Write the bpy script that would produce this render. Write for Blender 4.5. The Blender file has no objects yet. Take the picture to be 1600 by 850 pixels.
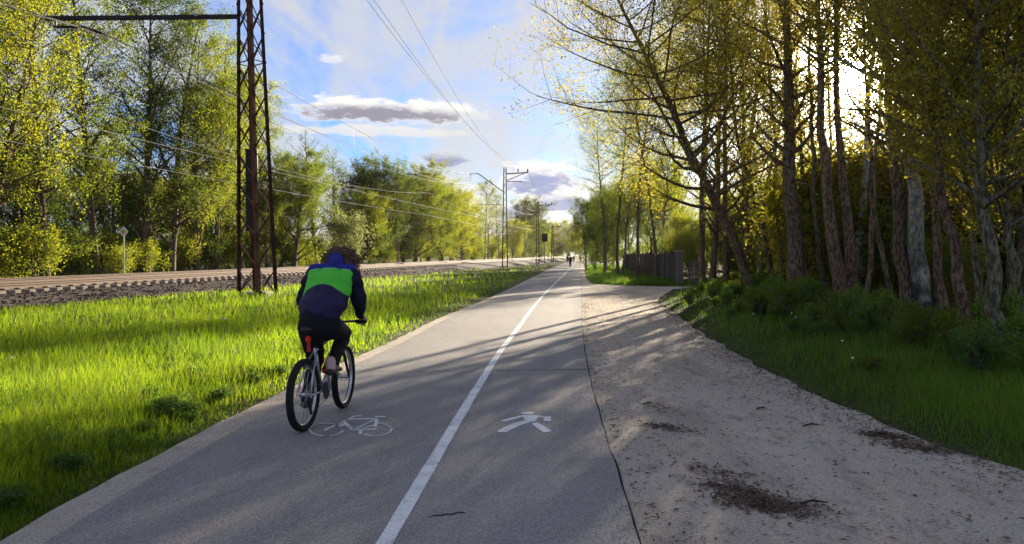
import bpy, bmesh, math, random
import numpy as np
from mathutils import Vector, Matrix, Quaternion
sc = bpy.context.scene
COL = sc.collection
PI = math.pi

# ------------------------------------------------------------------ camera
F = 1155.0                      # focal length in photo pixels (1600 wide)
CAMZ = 1.65
PITCH = math.atan(25 / F)
cam = bpy.data.cameras.new('camera'); camo = bpy.data.objects.new('camera', cam); COL.objects.link(camo)
camo.location = (0, 0, CAMZ); camo.rotation_euler = (PI / 2 - PITCH, 0, 0)
cam.sensor_width = 36; cam.lens = 36 * F / 1600; cam.clip_start = .1; cam.clip_end = 6000
sc.camera = camo
sc.render.resolution_x, sc.render.resolution_y = 1600, 850
cp, sp = math.cos(PITCH), math.sin(PITCH)
def ray(px, py):
    u, v = (px - 800) / F, (425 - py) / F
    return Vector((u, cp + v * sp, -sp + v * cp))
def at(px, py, D):              # the point at depth D (metres north) seen at photo pixel
    d = ray(px, py); k = D / d.y
    return Vector((d.x * k, D, CAMZ + d.z * k))
def G(px, py, z=0.0):           # the point on the ground seen at photo pixel
    d = ray(px, py); k = (z - CAMZ) / d.z
    return Vector((d.x * k, d.y * k, z))

# ------------------------------------------------------------------ light
SUN = ray(1327, 112).normalized()
SUN_EL = math.asin(SUN.z); SUN_AZ = math.atan2(SUN.x, SUN.y)
sl = bpy.data.lights.new('sun', 'SUN'); so = bpy.data.objects.new('sun', sl); COL.objects.link(so)
sl.energy = 2.6; sl.angle = math.radians(.5); sl.color = (1.0, .86, .66)
so.rotation_mode = 'QUATERNION'; so.rotation_quaternion = SUN.to_track_quat('Z', 'Y'); so.location = (20, 40, 30)
sc.view_settings.view_transform = 'Standard'; sc.view_settings.look = 'None'
sc.view_settings.exposure = 2.85; sc.view_settings.gamma = 1.0; sc.view_settings.use_curve_mapping = False
try:
    sc.cycles.max_bounces = 6; sc.cycles.diffuse_bounces = 3; sc.cycles.glossy_bounces = 2
    sc.cycles.transmission_bounces = 4; sc.cycles.transparent_max_bounces = 4
    sc.cycles.use_denoising = True
except Exception: pass

class NT:                       # terse node-tree builder
    def __init__(s, tree): s.t = tree; s.n = tree.nodes; s.l = tree.links
    def new(s, typ, **kw):
        n = s.n.new(typ)
        for k, v in kw.items(): setattr(n, k, v)
        return n
    def set(s, sock, v):
        if isinstance(v, bpy.types.NodeSocket): s.l.new(v, sock)
        elif v is not None: sock.default_value = v
    def m(s, op, a, b=None, c=None, clamp=False):
        n = s.new('ShaderNodeMath', operation=op, use_clamp=clamp)
        for i, v in enumerate((a, b, c)):
            if v is not None: s.set(n.inputs[i], v)
        return n.outputs[0]
    def vm(s, op, a, b=None):
        n = s.new('ShaderNodeVectorMath', operation=op); s.set(n.inputs[0], a)
        if b is not None: s.set(n.inputs[1], b)
        return n.outputs['Value' if op in ('DOT_PRODUCT', 'LENGTH') else 'Vector']
    def mix(s, f, a, b, blend='MIX'):
        n = s.new('ShaderNodeMix', data_type='RGBA', blend_type=blend)
        s.set(n.inputs[0], f)
        for i, v in ((6, a), (7, b)):
            if isinstance(v, (tuple, list)) and len(v) == 3: v = (*v, 1)
            s.set(n.inputs[i], v)
        return n.outputs[2]
    def noise(s, vec, scale, detail=4, rough=.55, dist=0.0):
        n = s.new('ShaderNodeTexNoise'); s.set(n.inputs['Vector'], vec)
        n.inputs['Scale'].default_value = scale; n.inputs['Detail'].default_value = detail
        n.inputs['Roughness'].default_value = rough; n.inputs['Distortion'].default_value = dist
        return n.outputs[0]
    def ramp(s, f, stops):
        n = s.new('ShaderNodeValToRGB'); s.set(n.inputs[0], f); e = n.color_ramp.elements
        while len(e) < len(stops): e.new(.5)
        for q, (p, c) in zip(e, stops):
            q.position = p; q.color = (*c, 1) if not isinstance(c, (int, float)) else (c, c, c, 1)
        return n.outputs[0]
    def sm(s, x, a, b):         # smoothstep
        n = s.new('ShaderNodeMapRange', interpolation_type='SMOOTHSTEP'); s.set(n.inputs[0], x)
        n.inputs[1].default_value = a; n.inputs[2].default_value = b
        return n.outputs[0]
    def scale(s, vec, sx, sy, sz):
        n = s.new('ShaderNodeMapping'); s.set(n.inputs[0], vec); n.inputs['Scale'].default_value = (sx, sy, sz)
        return n.outputs[0]

def build_world():
    w = bpy.data.worlds.new('World'); sc.world = w; w.use_nodes = True
    k = NT(w.node_tree); bg = k.n['Background']
    sky = k.new('ShaderNodeTexSky', sky_type='NISHITA', sun_disc=False)
    sky.sun_elevation = SUN_EL; sky.sun_rotation = SUN_AZ; sky.air_density = 1.0; sky.dust_density = .6; sky.ozone_density = 2.0
    d = k.vm('NORMALIZE', k.new('ShaderNodeTexCoord').outputs['Generated'])
    sep = k.new('ShaderNodeSeparateXYZ'); k.set(sep.inputs[0], d); dx, dy, dz = sep.outputs
    up = k.m('MAXIMUM', dz, 0.0)
    # planar cloud layer
    den = k.m('ADD', up, .10)
    cx, cy = k.m('DIVIDE', dx, den), k.m('DIVIDE', dy, den)
    cb = k.new('ShaderNodeCombineXYZ'); k.set(cb.inputs[0], cx); k.set(cb.inputs[1], cy); pl = cb.outputs[0]
    rot = k.new('ShaderNodeMapping'); k.set(rot.inputs[0], pl); rot.inputs['Rotation'].default_value = (0, 0, math.radians(28)); rot.inputs['Scale'].default_value = (.55, .16, 1)
    rot.inputs['Location'].default_value = (.35, .1, 0)
    cir = k.noise(rot.outputs[0], 1.9, 9, .66, 1.1)
    sund = k.vm('DOT_PRODUCT', d, tuple(SUN))
    near_sun = k.sm(sund, .62, 1.0)
    cirm = k.sm(k.m('ADD', cir, k.m('MULTIPLY', near_sun, .07)), .37, .60)
    skyc = k.mix(1.0, sky.outputs[0], (.080, .155, .300), 'MULTIPLY')
    cl_w = k.mix(near_sun, (1.05, 1.06, 1.05), (1.02, .99, .93))
    col = k.mix(k.m('MULTIPLY', cirm, .80), skyc, cl_w)
    r2 = k.new('ShaderNodeMapping'); k.set(r2.inputs[0], pl); r2.inputs['Rotation'].default_value = (0, 0, math.radians(46)); r2.inputs['Scale'].default_value = (1.5, .30, 1); r2.inputs['Location'].default_value = (1.7, .4, 0)
    wisp = k.noise(r2.outputs[0], 2.4, 9, .70, 1.6)
    col = k.mix(k.m('MULTIPLY', k.sm(wisp, .45, .70), .62), col, cl_w)
    col = k.mix(k.m('MULTIPLY', k.sm(wisp, .42, .26), .45), col, (.42, .56, .86))
    # cumulus near the horizon, all the way round
    az = k.m('ARCTAN2', dx, dy); el = k.m('ARCSINE', dz)
    cb2 = k.new('ShaderNodeCombineXYZ'); k.set(cb2.inputs[0], k.m('SINE', az)); k.set(cb2.inputs[1], k.m('COSINE', az)); k.set(cb2.inputs[2], k.m('MULTIPLY', el, 2.6)); cyl = cb2.outputs[0]
    n1 = k.noise(cyl, 6.5, 9, .6, .25)
    n2 = k.noise(cyl, 26.0, 6, .6)
    nn = k.m('ADD', n1, k.m('MULTIPLY', k.m('SUBTRACT', n2, .5), .22))
    low = k.m('MULTIPLY', k.sm(el, .19, .085), k.sm(el, -.02, .03))
    cum = k.sm(k.m('SUBTRACT', nn, k.m('MULTIPLY', k.m('SUBTRACT', 1.0, low), .5)), .44, .56)
    core = k.sm(k.m('SUBTRACT', nn, k.m('MULTIPLY', k.m('SUBTRACT', 1.0, low), .5)), .50, .62)
    cumc = k.mix(core, (1.6, 1.57, 1.53), (.58, .66, .96))
    col = k.mix(k.m('MULTIPLY', cum, .92), col, cumc)
    # single clouds: (azimuth, elevation, half width, half height, strength)
    def cloud(col, a0, e0, wa, we, dark, white, seedv, flat=True, grow=.85):
        da = k.m('DIVIDE', k.m('SUBTRACT', az, a0), wa)
        de = k.m('DIVIDE', k.m('SUBTRACT', el, e0), we)
        wv = k.vm('ADD', k.scale(cyl, 1, 1, 1.1), (seedv, seedv * .7, 0))
        w1 = k.m('SUBTRACT', k.noise(wv, 16, 6, .62), .5); w2 = k.m('SUBTRACT', k.noise(wv, 48, 4, .6), .5)
        de2 = k.m('MULTIPLY', de, k.m('ADD', 1.0, k.m('MULTIPLY', k.m('LESS_THAN', de, 0.0), .35 if flat else 0)))
        r = k.m('SQRT', k.m('ADD', k.m('MULTIPLY', da, da), k.m('MULTIPLY', de2, de2)))
        body = k.m('ADD', k.m('SUBTRACT', 1.0, r), k.m('ADD', k.m('MULTIPLY', w1, 1.9), k.m('MULTIPLY', w2, 1.1)))
        mask = k.sm(body, .0, .42)
        sh = k.m('MULTIPLY', k.sm(k.m('ADD', de, k.m('ADD', k.m('MULTIPLY', w1, 1.8), k.m('MULTIPLY', w2, .8))), .60, -.10), k.sm(body, .10, .50))
        c = k.mix(sh, white, dark)
        return k.mix(k.m('MULTIPLY', mask, grow), col, c)
    def ae(px, py):
        v = ray(px, py).normalized(); return math.atan2(v.x, v.y), math.asin(v.z)
    for px, py, wx, wy, dk, wt, sd, gr in (
            (590, 176, 165, 26, (.47, .455, .55), (1.5, 1.45, 1.36), 1.3, .97),
            (520, 95, 22, 10, (1.2, 1.22, 1.3), (1.35, 1.35, 1.35), 4.1, .75),
            (690, 249, 46, 20, (.44, .50, .76), (1.0, 1.03, 1.12), 7.7, .95),
            (850, 285, 72, 46, (.42, .52, .88), (1.5, 1.44, 1.38), 2.9, .97),
            (880, 318, 76, 28, (.46, .56, .92), (1.5, 1.44, 1.38), 5.2, .95),
            (600, 206, 200, 11, (1.25, 1.2, 1.1), (1.3, 1.25, 1.15), 9.2, .75)):
        a0, e0 = ae(px, py)
        col = cloud(col, a0, e0, wx / F, wy / F, dk, wt, sd, grow=gr)
    # aureole and disc of the real sun
    ang = k.m('ARCCOSINE', k.m('MINIMUM', sund, 1.0))
    halo = k.m('MULTIPLY', k.m('POWER', 2.718, k.m('MULTIPLY', ang, -27.0)), 130.0)
    disc = k.m('MULTIPLY', k.sm(ang, math.radians(1.25), math.radians(.75)), 420.0)
    glow = k.m('ADD', halo, disc)
    gc = k.new('ShaderNodeVectorMath', operation='SCALE'); gc.inputs[0].default_value = (1, .88, .70); k.set(gc.inputs['Scale'], glow)
    col = k.mix(1.0, col, gc.outputs[0], 'ADD')
    k.set(bg.inputs[0], col); bg.inputs[1].default_value = .10
build_world()

# ------------------------------------------------------------------ helpers
def tag(o, label=None, cat=None, group=None, kind=None):
    if label: o['label'] = label
    if cat: o['category'] = cat
    if group: o['group'] = group
    if kind: o['kind'] = kind
    return o
def link(name, data, mat=None, parent=None, loc=None):
    o = bpy.data.objects.new(name, data); COL.objects.link(o)
    if mat is not None and data is not None and not data.materials: data.materials.append(mat)
    if parent: o.parent = parent
    if loc is not None: o.location = loc
    return o
def empty(name, loc=(0, 0, 0), rz=0.0, parent=None):
    o = bpy.data.objects.new(name, None); COL.objects.link(o); o.location = loc; o.rotation_euler = (0, 0, rz)
    o.empty_display_size = .2
    if parent: o.parent = parent
    return o
def np_mesh(name, v, f, smooth=False):
    """mesh from vertex array (n,3) and quad or triangle array (m,k)"""
    v = np.asarray(v, np.float32); f = np.asarray(f, np.int32); k = f.shape[1]
    me = bpy.data.meshes.new(name)
    me.vertices.add(len(v)); me.vertices.foreach_set('co', v.ravel())
    me.loops.add(f.size); me.loops.foreach_set('vertex_index', f.ravel())
    me.polygons.add(len(f)); me.polygons.foreach_set('loop_start', np.arange(0, f.size, k, dtype=np.int32))
    me.polygons.foreach_set('use_smooth', np.full(len(f), bool(smooth)))
    me.update(calc_edges=True)
    return me
def children(o): return [c for c in COL.objects if c.parent == o]
def copy_tree(root, kids, loc, rz=0.0, scale=None):
    r = root.copy(); COL.objects.link(r); r.location = loc; r.rotation_euler = (0, 0, rz)
    if scale is not None: r.scale = scale
    for c in kids:
        q = c.copy(); COL.objects.link(q); q.parent = r
    return r
class MB:                       # bmesh collector
    def __init__(s): s.bm = bmesh.new()
    def box(s, c, d, R=None):
        M = Matrix.Translation(Vector(c)) @ (R.to_4x4() if R else Matrix()) @ Matrix.Diagonal((*d, 1))
        bmesh.ops.create_cube(s.bm, size=1, matrix=M); return s
    def tube(s, pts, rad, n=8, cap=True, closed=False):
        pts = [Vector(p) for p in pts]; N = len(pts)
        rad = [rad] * N if isinstance(rad, (int, float)) else rad
        rings = []; prev = None
        for i, p in enumerate(pts):
            if closed: t = pts[(i + 1) % N] - pts[i - 1]
            else: t = pts[min(i + 1, N - 1)] - pts[max(i - 1, 0)]
            t.normalize()
            if prev is None:
                a = Vector((0, 0, 1)) if abs(t.z) < .9 else Vector((1, 0, 0))
                u = t.cross(a).normalized()
            else: u = (prev - t * prev.dot(t)).normalized()
            prev = u; w = t.cross(u)
            rings.append([s.bm.verts.new(p + (u * math.cos(2 * PI * j / n) + w * math.sin(2 * PI * j / n)) * rad[i]) for j in range(n)])
        for i in range(N if closed else N - 1):
            a, b = rings[i], rings[(i + 1) % N]
            for j in range(n): s.bm.faces.new((a[j], a[(j + 1) % n], b[(j + 1) % n], b[j]))
        if cap and not closed:
            s.bm.faces.new(rings[0][::-1]); s.bm.faces.new(rings[-1])
        return s
    def bar(s, a, b, w, h=None):
        a, b = Vector(a), Vector(b); d = b - a
        R = d.to_track_quat('Z', 'Y').to_matrix()
        return s.box((a + b) / 2, (w, h or w, d.length), R)
    def poly(s, pts):
        s.bm.faces.new([s.bm.verts.new(Vector(p)) for p in pts]); return s
    def sphere(s, c, r, u=12, v=8):
        r = (r, r, r) if isinstance(r, (int, float)) else r
        bmesh.ops.create_uvsphere(s.bm, u_segments=u, v_segments=v, radius=1, matrix=Matrix.Translation(Vector(c)) @ Matrix.Diagonal((*r, 1))); return s
    def done(s, name, mat, parent=None, smooth=False, loc=None):
        me = bpy.data.meshes.new(name)
        bmesh.ops.recalc_face_normals(s.bm, faces=s.bm.faces)
        s.bm.to_mesh(me); s.bm.free()
        if smooth:
            me.polygons.foreach_set('use_smooth', np.ones(len(me.polygons), bool))
        return link(name, me, mat, parent, loc)
def smooth_noise(x, y, sc_=1.0, seed=0):
    a = np.sin(x * 1.3 * sc_ + seed) * np.cos(y * 1.7 * sc_ + seed * 2.1) + .6 * np.sin(x * 3.1 * sc_ + y * 2.3 * sc_ + seed * .7) + .35 * np.sin(x * 6.7 * sc_ - y * 5.9 * sc_ + seed * 3.3)
    return a / 1.95

# ------------------------------------------------------------------ materials
def mat(name):
    m = bpy.data.materials.new(name); m.use_nodes = True
    k = NT(m.node_tree); b = k.n['Principled BSDF']; return m, k, b
def simple(name, c, rough=.6, metal=0.0, spec=.4, var=.15, nscale=20, bump=0.0):
    m, k, b = mat(name)
    tc = k.new('ShaderNodeTexCoord').outputs['Object']
    n = k.noise(tc, nscale, 4)
    k.set(b.inputs['Base Color'], k.mix(n, tuple(x * (1 - var) for x in c), tuple(min(1, x * (1 + var)) for x in c)))
    b.inputs['Roughness'].default_value = rough; b.inputs['Metallic'].default_value = metal
    b.inputs['Specular IOR Level'].default_value = spec
    if bump:
        bp = k.new('ShaderNodeBump'); bp.inputs['Strength'].default_value = bump; bp.inputs['Distance'].default_value = .01
        k.set(bp.inputs['Height'], n); k.set(b.inputs['Normal'], bp.outputs[0])
    return m
def leaf_mat(name, c1, c2, t1, t2, tf=.55, rough=.65, patch=False):
    m, k, b = mat(name)
    g = k.new('ShaderNodeNewGeometry').outputs['Random Per Island']
    oi = k.new('ShaderNodeObjectInfo').outputs['Random']
    f = k.m('ADD', k.m('MULTIPLY', g, .7), k.m('MULTIPLY', oi, .3))
    if patch:                   # clumps of older and younger grass
        pn = k.noise(k.new('ShaderNodeTexCoord').outputs['Object'], .55, 5, .65)
        dry = k.m('MULTIPLY', k.sm(g, .90, .94), .75); old = k.sm(pn, .44, .62)
        c1 = k.mix(old, c1, tuple(x * .55 for x in c1)); t1 = k.mix(old, t1, tuple(x * q for x, q in zip(t1, (.50, .66, 1.2))))
        c2 = k.mix(old, c2, tuple(x * .6 for x in c2)); t2 = k.mix(old, t2, tuple(x * q for x, q in zip(t2, (.58, .72, 1.2))))
        c2 = k.mix(dry, c2, (.22, .17, .08)); t2 = k.mix(dry, t2, (.40, .32, .12))
    k.set(b.inputs['Base Color'], k.mix(f, c1, c2)); b.inputs['Roughness'].default_value = rough
    b.inputs['Specular IOR Level'].default_value = .12
    tr = k.new('ShaderNodeBsdfTranslucent'); k.set(tr.inputs[0], k.mix(f, t1, t2))
    mx = k.new('ShaderNodeMixShader'); mx.inputs[0].default_value = tf
    k.l.new(b.outputs[0], mx.inputs[1]); k.l.new(tr.outputs[0], mx.inputs[2])
    k.l.new(mx.outputs[0], k.n['Material Output'].inputs[0])
    return m
LEAF_Y = leaf_mat('yellow_green_leaf', (.070, .110, .014), (.11, .13, .014), (.28, .35, .022), (.40, .38, .022), .58)
LEAF_G = leaf_mat('golden_olive_leaf', (.090, .092, .018), (.135, .12, .024), (.38, .36, .035), (.58, .46, .05), .58)
LEAF_M = leaf_mat('mid_green_leaf', (.040, .075, .012), (.075, .11, .014), (.17, .25, .018), (.28, .30, .020), .55)
LEAF_D = leaf_mat('dark_green_leaf', (.022, .045, .010), (.05, .080, .014), (.085, .14, .014), (.16, .20, .018), .5)
LEAF_B = leaf_mat('brown_green_leaf', (.045, .045, .012), (.08, .075, .014), (.20, .17, .020), (.30, .25, .025), .52)
LEAF_P = leaf_mat('pale_leaf', (.10, .12, .05), (.15, .16, .07), (.26, .30, .08), (.34, .34, .12), .5)
GRASS_L = leaf_mat('meadow_grass', (.055, .095, .008), (.11, .14, .010), (.24, .42, .012), (.40, .48, .014), .55, patch=True)
GRASS_S = leaf_mat('bank_grass', (.075, .155, .018), (.12, .21, .028), (.18, .34, .022), (.26, .38, .025), .5, patch=True)
DRYG = leaf_mat('dry_grass', (.16, .13, .05), (.24, .19, .09), (.2, .16, .06), (.28, .22, .08), .35)
WEED = leaf_mat('weed_leaf', (.038, .092, .018), (.07, .13, .026), (.15, .29, .028), (.24, .36, .04), .48)

def bark_mat(name, a, b_, scale=6, birch=False):
    m, k, b = mat(name)
    tc = k.new('ShaderNodeTexCoord').outputs['Object']
    st = k.scale(tc, 1, 1, .38)
    n = k.noise(st, scale * 3, 6, .65); n2 = k.noise(tc, scale * .4, 3)
    c = k.mix(k.sm(n, .41, .60), tuple(x * .8 for x in a), tuple(x * 1.1 for x in b_))
    if birch:
        bn = k.noise(k.scale(tc, 1.6, 1.6, 13), 1.8, 6, .75, .5)
        big = k.noise(tc, 1.4, 3)
        c = k.mix(k.sm(bn, .56, .66), c, (.03, .027, .024))
        sep = k.new('ShaderNodeSeparateXYZ'); k.set(sep.inputs[0], tc)
        c = k.mix(k.m('MULTIPLY', k.sm(sep.outputs[2], 2.6, .4), k.sm(big, .3, .5)), c, (.04, .035, .03))
    c = k.mix(k.m('MULTIPLY', k.sm(n2, .5, .72), .35), c, (.05, .065, .025))
    k.set(b.inputs['Base Color'], c); b.inputs['Roughness'].default_value = .9; b.inputs['Specular IOR Level'].default_value = .15
    bp = k.new('ShaderNodeBump'); bp.inputs['Strength'].default_value = .8; bp.inputs['Distance'].default_value = .03
    k.set(bp.inputs['Height'], n); k.set(b.inputs['Normal'], bp.outputs[0])
    return m
BARK = bark_mat('grey_brown_bark', (.07, .048, .033), (.18, .128, .088))
BARK_R = bark_mat('red_brown_bark', (.085, .055, .038), (.21, .14, .095))
BARK_G = bark_mat('green_grey_bark', (.075, .068, .045), (.19, .17, .115))
BARK_W = bark_mat('birch_bark', (.22, .205, .18), (.36, .34, .30), birch=True)

def asphalt_mat():
    m, k, b = mat('worn_asphalt')
    tc = k.new('ShaderNodeTexCoord').outputs['Object']
    big = k.noise(tc, .35, 5, .6); mid = k.noise(tc, 2.2, 5, .6); fine = k.noise(tc, 95, 3, .7); sp_ = k.new('ShaderNodeTexVoronoi'); k.set(sp_.inputs['Vector'], tc); sp_.inputs['Scale'].default_value = 130
    c = k.mix(k.sm(big, .3, .7), (.205, .185, .165), (.255, .232, .206))
    c = k.mix(k.m('MULTIPLY', k.sm(mid, .45, .75), .4), c, (.30, .272, .238))
    st_ = k.noise(k.scale(tc, 2.2, .28, 1), 1.1, 6, .68, .6)
    c = k.mix(k.m('MULTIPLY', k.sm(st_, .50, .66), .45), c, (.125, .118, .112))
    blot = k.noise(tc, 5.5, 4, .7); c = k.mix(k.m('MULTIPLY', k.sm(blot, .62, .72), .4), c, (.11, .105, .10))
    c = k.mix(k.m('MULTIPLY', k.sm(fine, .45, .72), .85), c, (.42, .40, .37))
    c = k.mix(k.m('MULTIPLY', k.sm(fine, .50, .30), .8), c, (.07, .068, .068))
    k.set(b.inputs['Base Color'], c); b.inputs['Roughness'].default_value = .82; b.inputs['Specular IOR Level'].default_value = .3
    bp = k.new('ShaderNodeBump'); bp.inputs['Strength'].default_value = .55; bp.inputs['Distance'].default_value = .006
    k.set(bp.inputs['Height'], k.m('ADD', fine, sp_.outputs[0])); k.set(b.inputs['Normal'], bp.outputs[0])
    return m
def gravel_mat(name, a, b_, stain=.6):
    m, k, b = mat(name)
    tc = k.new('ShaderNodeTexCoord').outputs['Object']
    big = k.noise(tc, .5, 5, .6, .4); mid = k.noise(k.scale(tc, 1.4, .8, 1), 3.2, 6, .68, .3); fine = k.noise(tc, 60, 4, .75)
    vo = k.new('ShaderNodeTexVoronoi'); k.set(vo.inputs['Vector'], tc); vo.inputs['Scale'].default_value = 55
    c = k.mix(k.sm(big, .3, .7), a, b_)
    c = k.mix(k.m('MULTIPLY', k.sm(fine, .4, .7), .7), c, tuple(min(.7, x * 1.55) for x in b_))
    c = k.mix(k.m('MULTIPLY', k.sm(fine, .5, .28), .75), c, tuple(x * .35 for x in a))
    rut = k.noise(k.scale(tc, 1.5, .22, 1), .9, 5, .6, .8)
    c = k.mix(k.m('MULTIPLY', k.sm(rut, .50, .66), .38), c, tuple(x * .55 for x in a)); c = k.mix(k.m('MULTIPLY', k.sm(rut, .46, .34), .30), c, tuple(min(.7, x * 1.25) for x in b_))
    c = k.mix(k.m('MULTIPLY', k.sm(mid, .52, .72), stain), c, (.14, .115, .09))
    k.set(b.inputs['Base Color'], c); b.inputs['Roughness'].default_value = .95; b.inputs['Specular IOR Level'].default_value = .15
    bp = k.new('ShaderNodeBump'); bp.inputs['Strength'].default_value = .9; bp.inputs['Distance'].default_value = .02
    k.set(bp.inputs['Height'], k.m('ADD', k.m('MULTIPLY', fine, .6), k.m('ADD', k.m('MULTIPLY', vo.outputs[0], .5), mid))); k.set(b.inputs['Normal'], bp.outputs[0])
    return m
ASPHALT = asphalt_mat()
GRAVEL = gravel_mat('grey_gravel', (.35, .29, .225), (.45, .385, .305))
SAND = gravel_mat('sandy_verge', (.34, .29, .23), (.43, .37, .30), .35)
BALLAST = gravel_mat('dark_ballast', (.040, .030, .027), (.075, .057, .050), .4)
def soil_mat():
    m, k, b = mat('grassy_soil')
    tc = k.new('ShaderNodeTexCoord').outputs['Object']
    n = k.noise(tc, .8, 6, .6); f = k.noise(tc, 18, 4, .7)
    c = k.mix(k.sm(n, .35, .65), (.035, .055, .012), (.055, .075, .016))
    c = k.mix(k.m('MULTIPLY', k.sm(f, .45, .7), .7), c, (.075, .06, .035))
    k.set(b.inputs['Base Color'], c); b.inputs['Roughness'].default_value = 1; b.inputs['Specular IOR Level'].default_value = .1
    bp = k.new('ShaderNodeBump'); bp.inputs['Strength'].default_value = 1; bp.inputs['Distance'].default_value = .05
    k.set(bp.inputs['Height'], f); k.set(b.inputs['Normal'], bp.outputs[0]); return m
SOIL = soil_mat()
def paint_mat():
    m, k, b = mat('road_paint')
    tc = k.new('ShaderNodeTexCoord').outputs['Object']
    f = k.noise(tc, 70, 4, .75); g = k.noise(tc, 6, 5, .65)
    c = k.mix(k.m('MULTIPLY', k.sm(k.m('ADD', f, k.m('MULTIPLY', g, .6)), .78, .94), .7), (.70, .70, .68), (.24, .225, .21))
    k.set(b.inputs['Base Color'], c); b.inputs['Roughness'].default_value = .7; return m
PAINT = paint_mat()
RUST = simple('rusty_steel', (.10, .052, .034), .8, .2, .3, .55, 9, .3)
DKSTEEL = simple('dark_steel', (.032, .026, .026), .7, .3, .3, .3, 9)
RAILSIDE = simple('rust_brown_rail', (.13, .085, .06), .75, .2, .3, .35, 12)
RAILTOP = simple('polished_rail', (.55, .52, .48), .32, .9, .5, .08, 40)
CONCRETE = simple('weathered_concrete', (.27, .24, .21), .9, 0, .2, .3, 7, .4)
SLEEPER = simple('concrete_sleeper', (.22, .185, .15), .9, 0, .2, .35, 11, .3)
WOOD = simple('grey_fence_wood', (.055, .047, .040), .9, 0, .2, .5, 14, .3)
WOOD2 = simple('pale_fence_wood', (.13, .115, .10), .9, 0, .2, .35, 14, .3)
WIRE = simple('weathered_wire', (.30, .285, .265), .5, .3, .5, .1)
WHITEM = simple('white_enamel', (.78, .77, .74), .5, 0, .4, .06)
YELLOWM = simple('amber_enamel', (.62, .36, .05), .5, 0, .4, .06)
INSUL = simple('pale_insulator', (.62, .60, .55), .35, 0, .5, .08)
STICK = simple('dead_stick', (.045, .034, .026), .95, 0, .1, .4, 30)
LITTER = simple('leaf_litter', (.105, .078, .052), .95, 0, .1, .55, 30)
STONE = simple('small_stone', (.36, .325, .28), .9, 0, .2, .4, 30)

# ------------------------------------------------------------------ ground
def zr(y): return .6 + .003 * y                      # rail top
def rx(s, y): return 1.012 * s - 21.2 + .155 * y     # x at signed distance s from the near rail
def rs(x, y): return (x + 21.2 - .155 * y) / 1.012
def curve(pts, ext):
    P = [G(*p) for p in pts]; ys = [p.y for p in P]; xs = [p.x for p in P]
    sl0 = (xs[1] - xs[0]) / (ys[1] - ys[0])
    ys = [1.0] + ys + [e[0] for e in ext]; xs = [xs[0] - sl0 * (ys[1] - 1.0)] + xs + [e[1] for e in ext]
    yy = np.concatenate([np.arange(1, 60, .5), np.arange(60, 301, 2.0)])
    xx = np.interp(yy, ys, xs)
    for _ in range(6): xx[1:-1] = .25 * xx[:-2] + .5 * xx[1:-1] + .25 * xx[2:]
    return lambda y: np.interp(y, yy, xx)
AL = curve([(116.4, 824.8), (237, 749), (360, 681.7), (419, 648), (555, 572), (633, 535.6), (698, 499), (771, 468), (805, 451), (853, 425), (878, 413)], [(300, 24.6)])
AR = curve([(990, 824), (962, 735), (932, 640), (919, 583.5), (911, 535.5), (909, 507), (908.6, 470.6), (908.6, 442), (909.5, 417)], [(300, 28.4)])
CL = curve([(620, 824), (669, 740), (727, 640), (782, 550), (813, 510), (830, 485), (850, 461), (892.5, 418)], [(300, 26.5)])
VL = lambda y: AL(y) - np.interp(y, [1, 4.5, 7, 12, 20, 40, 300], [.30, .30, .32, .28, .26, .25, .25])
_rxy = [(1, 4.4), (2, 4.2), (5.6, 3.9), (6.6, 3.72), (7.84, 3.62), (10.6, 3.66), (15.6, 4.05), (21.4, 4.7), (26.1, 5.1), (30, 6.05), (37.0, 8.1), (37.8, 25), (39.2, 25), (39.9, 8.4), (41.4, 6.2), (43.8, 4.74), (54.5, 5.45), (127, 12.35), (300, 28.7)]
RX = lambda y: np.interp(y, [a for a, b in _rxy], [b for a, b in _rxy])
def gz(x, y):
    x = np.asarray(x, float); y = np.asarray(y, float)
    s = rs(x, y); bed = zr(y) - .34
    e = np.clip((2.9 - s) / 1.8, 0, 1) * np.clip((s + 9.0) / 1.8, 0, 1)
    z = bed * e
    out = np.clip(np.maximum(VL(y) - x, x - RX(y)) / .5, 0, 1)
    und = (smooth_noise(x, y, .45, 2.0) * .05 + .03) * out * (1 - e) - .05 * (1 - out)
    bank = np.clip((x - RX(y) - .3) / 2.5, 0, 1) * .22 * (y < 37)
    z = z + und + bank
    far = np.hypot(x, y - 100)
    return z + np.clip((far - 400) / 1200, 0, 1) * 0
def grid_mesh(name, xs, ys, zf, mat_):
    X, Y = np.meshgrid(xs, ys); Z = zf(X, Y)
    v = np.stack([X, Y, Z], -1).reshape(-1, 3); nx, ny = len(xs), len(ys)
    i = np.arange(nx * ny).reshape(ny, nx)
    f = np.stack([i[:-1, :-1], i[:-1, 1:], i[1:, 1:], i[1:, :-1]], -1).reshape(-1, 4)
    return link(name, np_mesh(name, v, f, True), mat_)
xs = np.concatenate([-np.geomspace(60, 900, 26)[::-1], np.arange(-59, -30, 1.2), np.arange(-30, 14, .32), np.arange(14, 60, 1.2), np.geomspace(61, 900, 26)])
ys = np.concatenate([-np.geomspace(6, 300, 22)[::-1], np.arange(-5, 46, .4), np.arange(46, 130, .8), np.arange(131, 320, 3.5), np.geomspace(322, 900, 24)])
tag(grid_mesh('ground', xs, ys, gz, SOIL), 'flat grassy ground on both sides of the path', None, None, 'structure')

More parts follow.
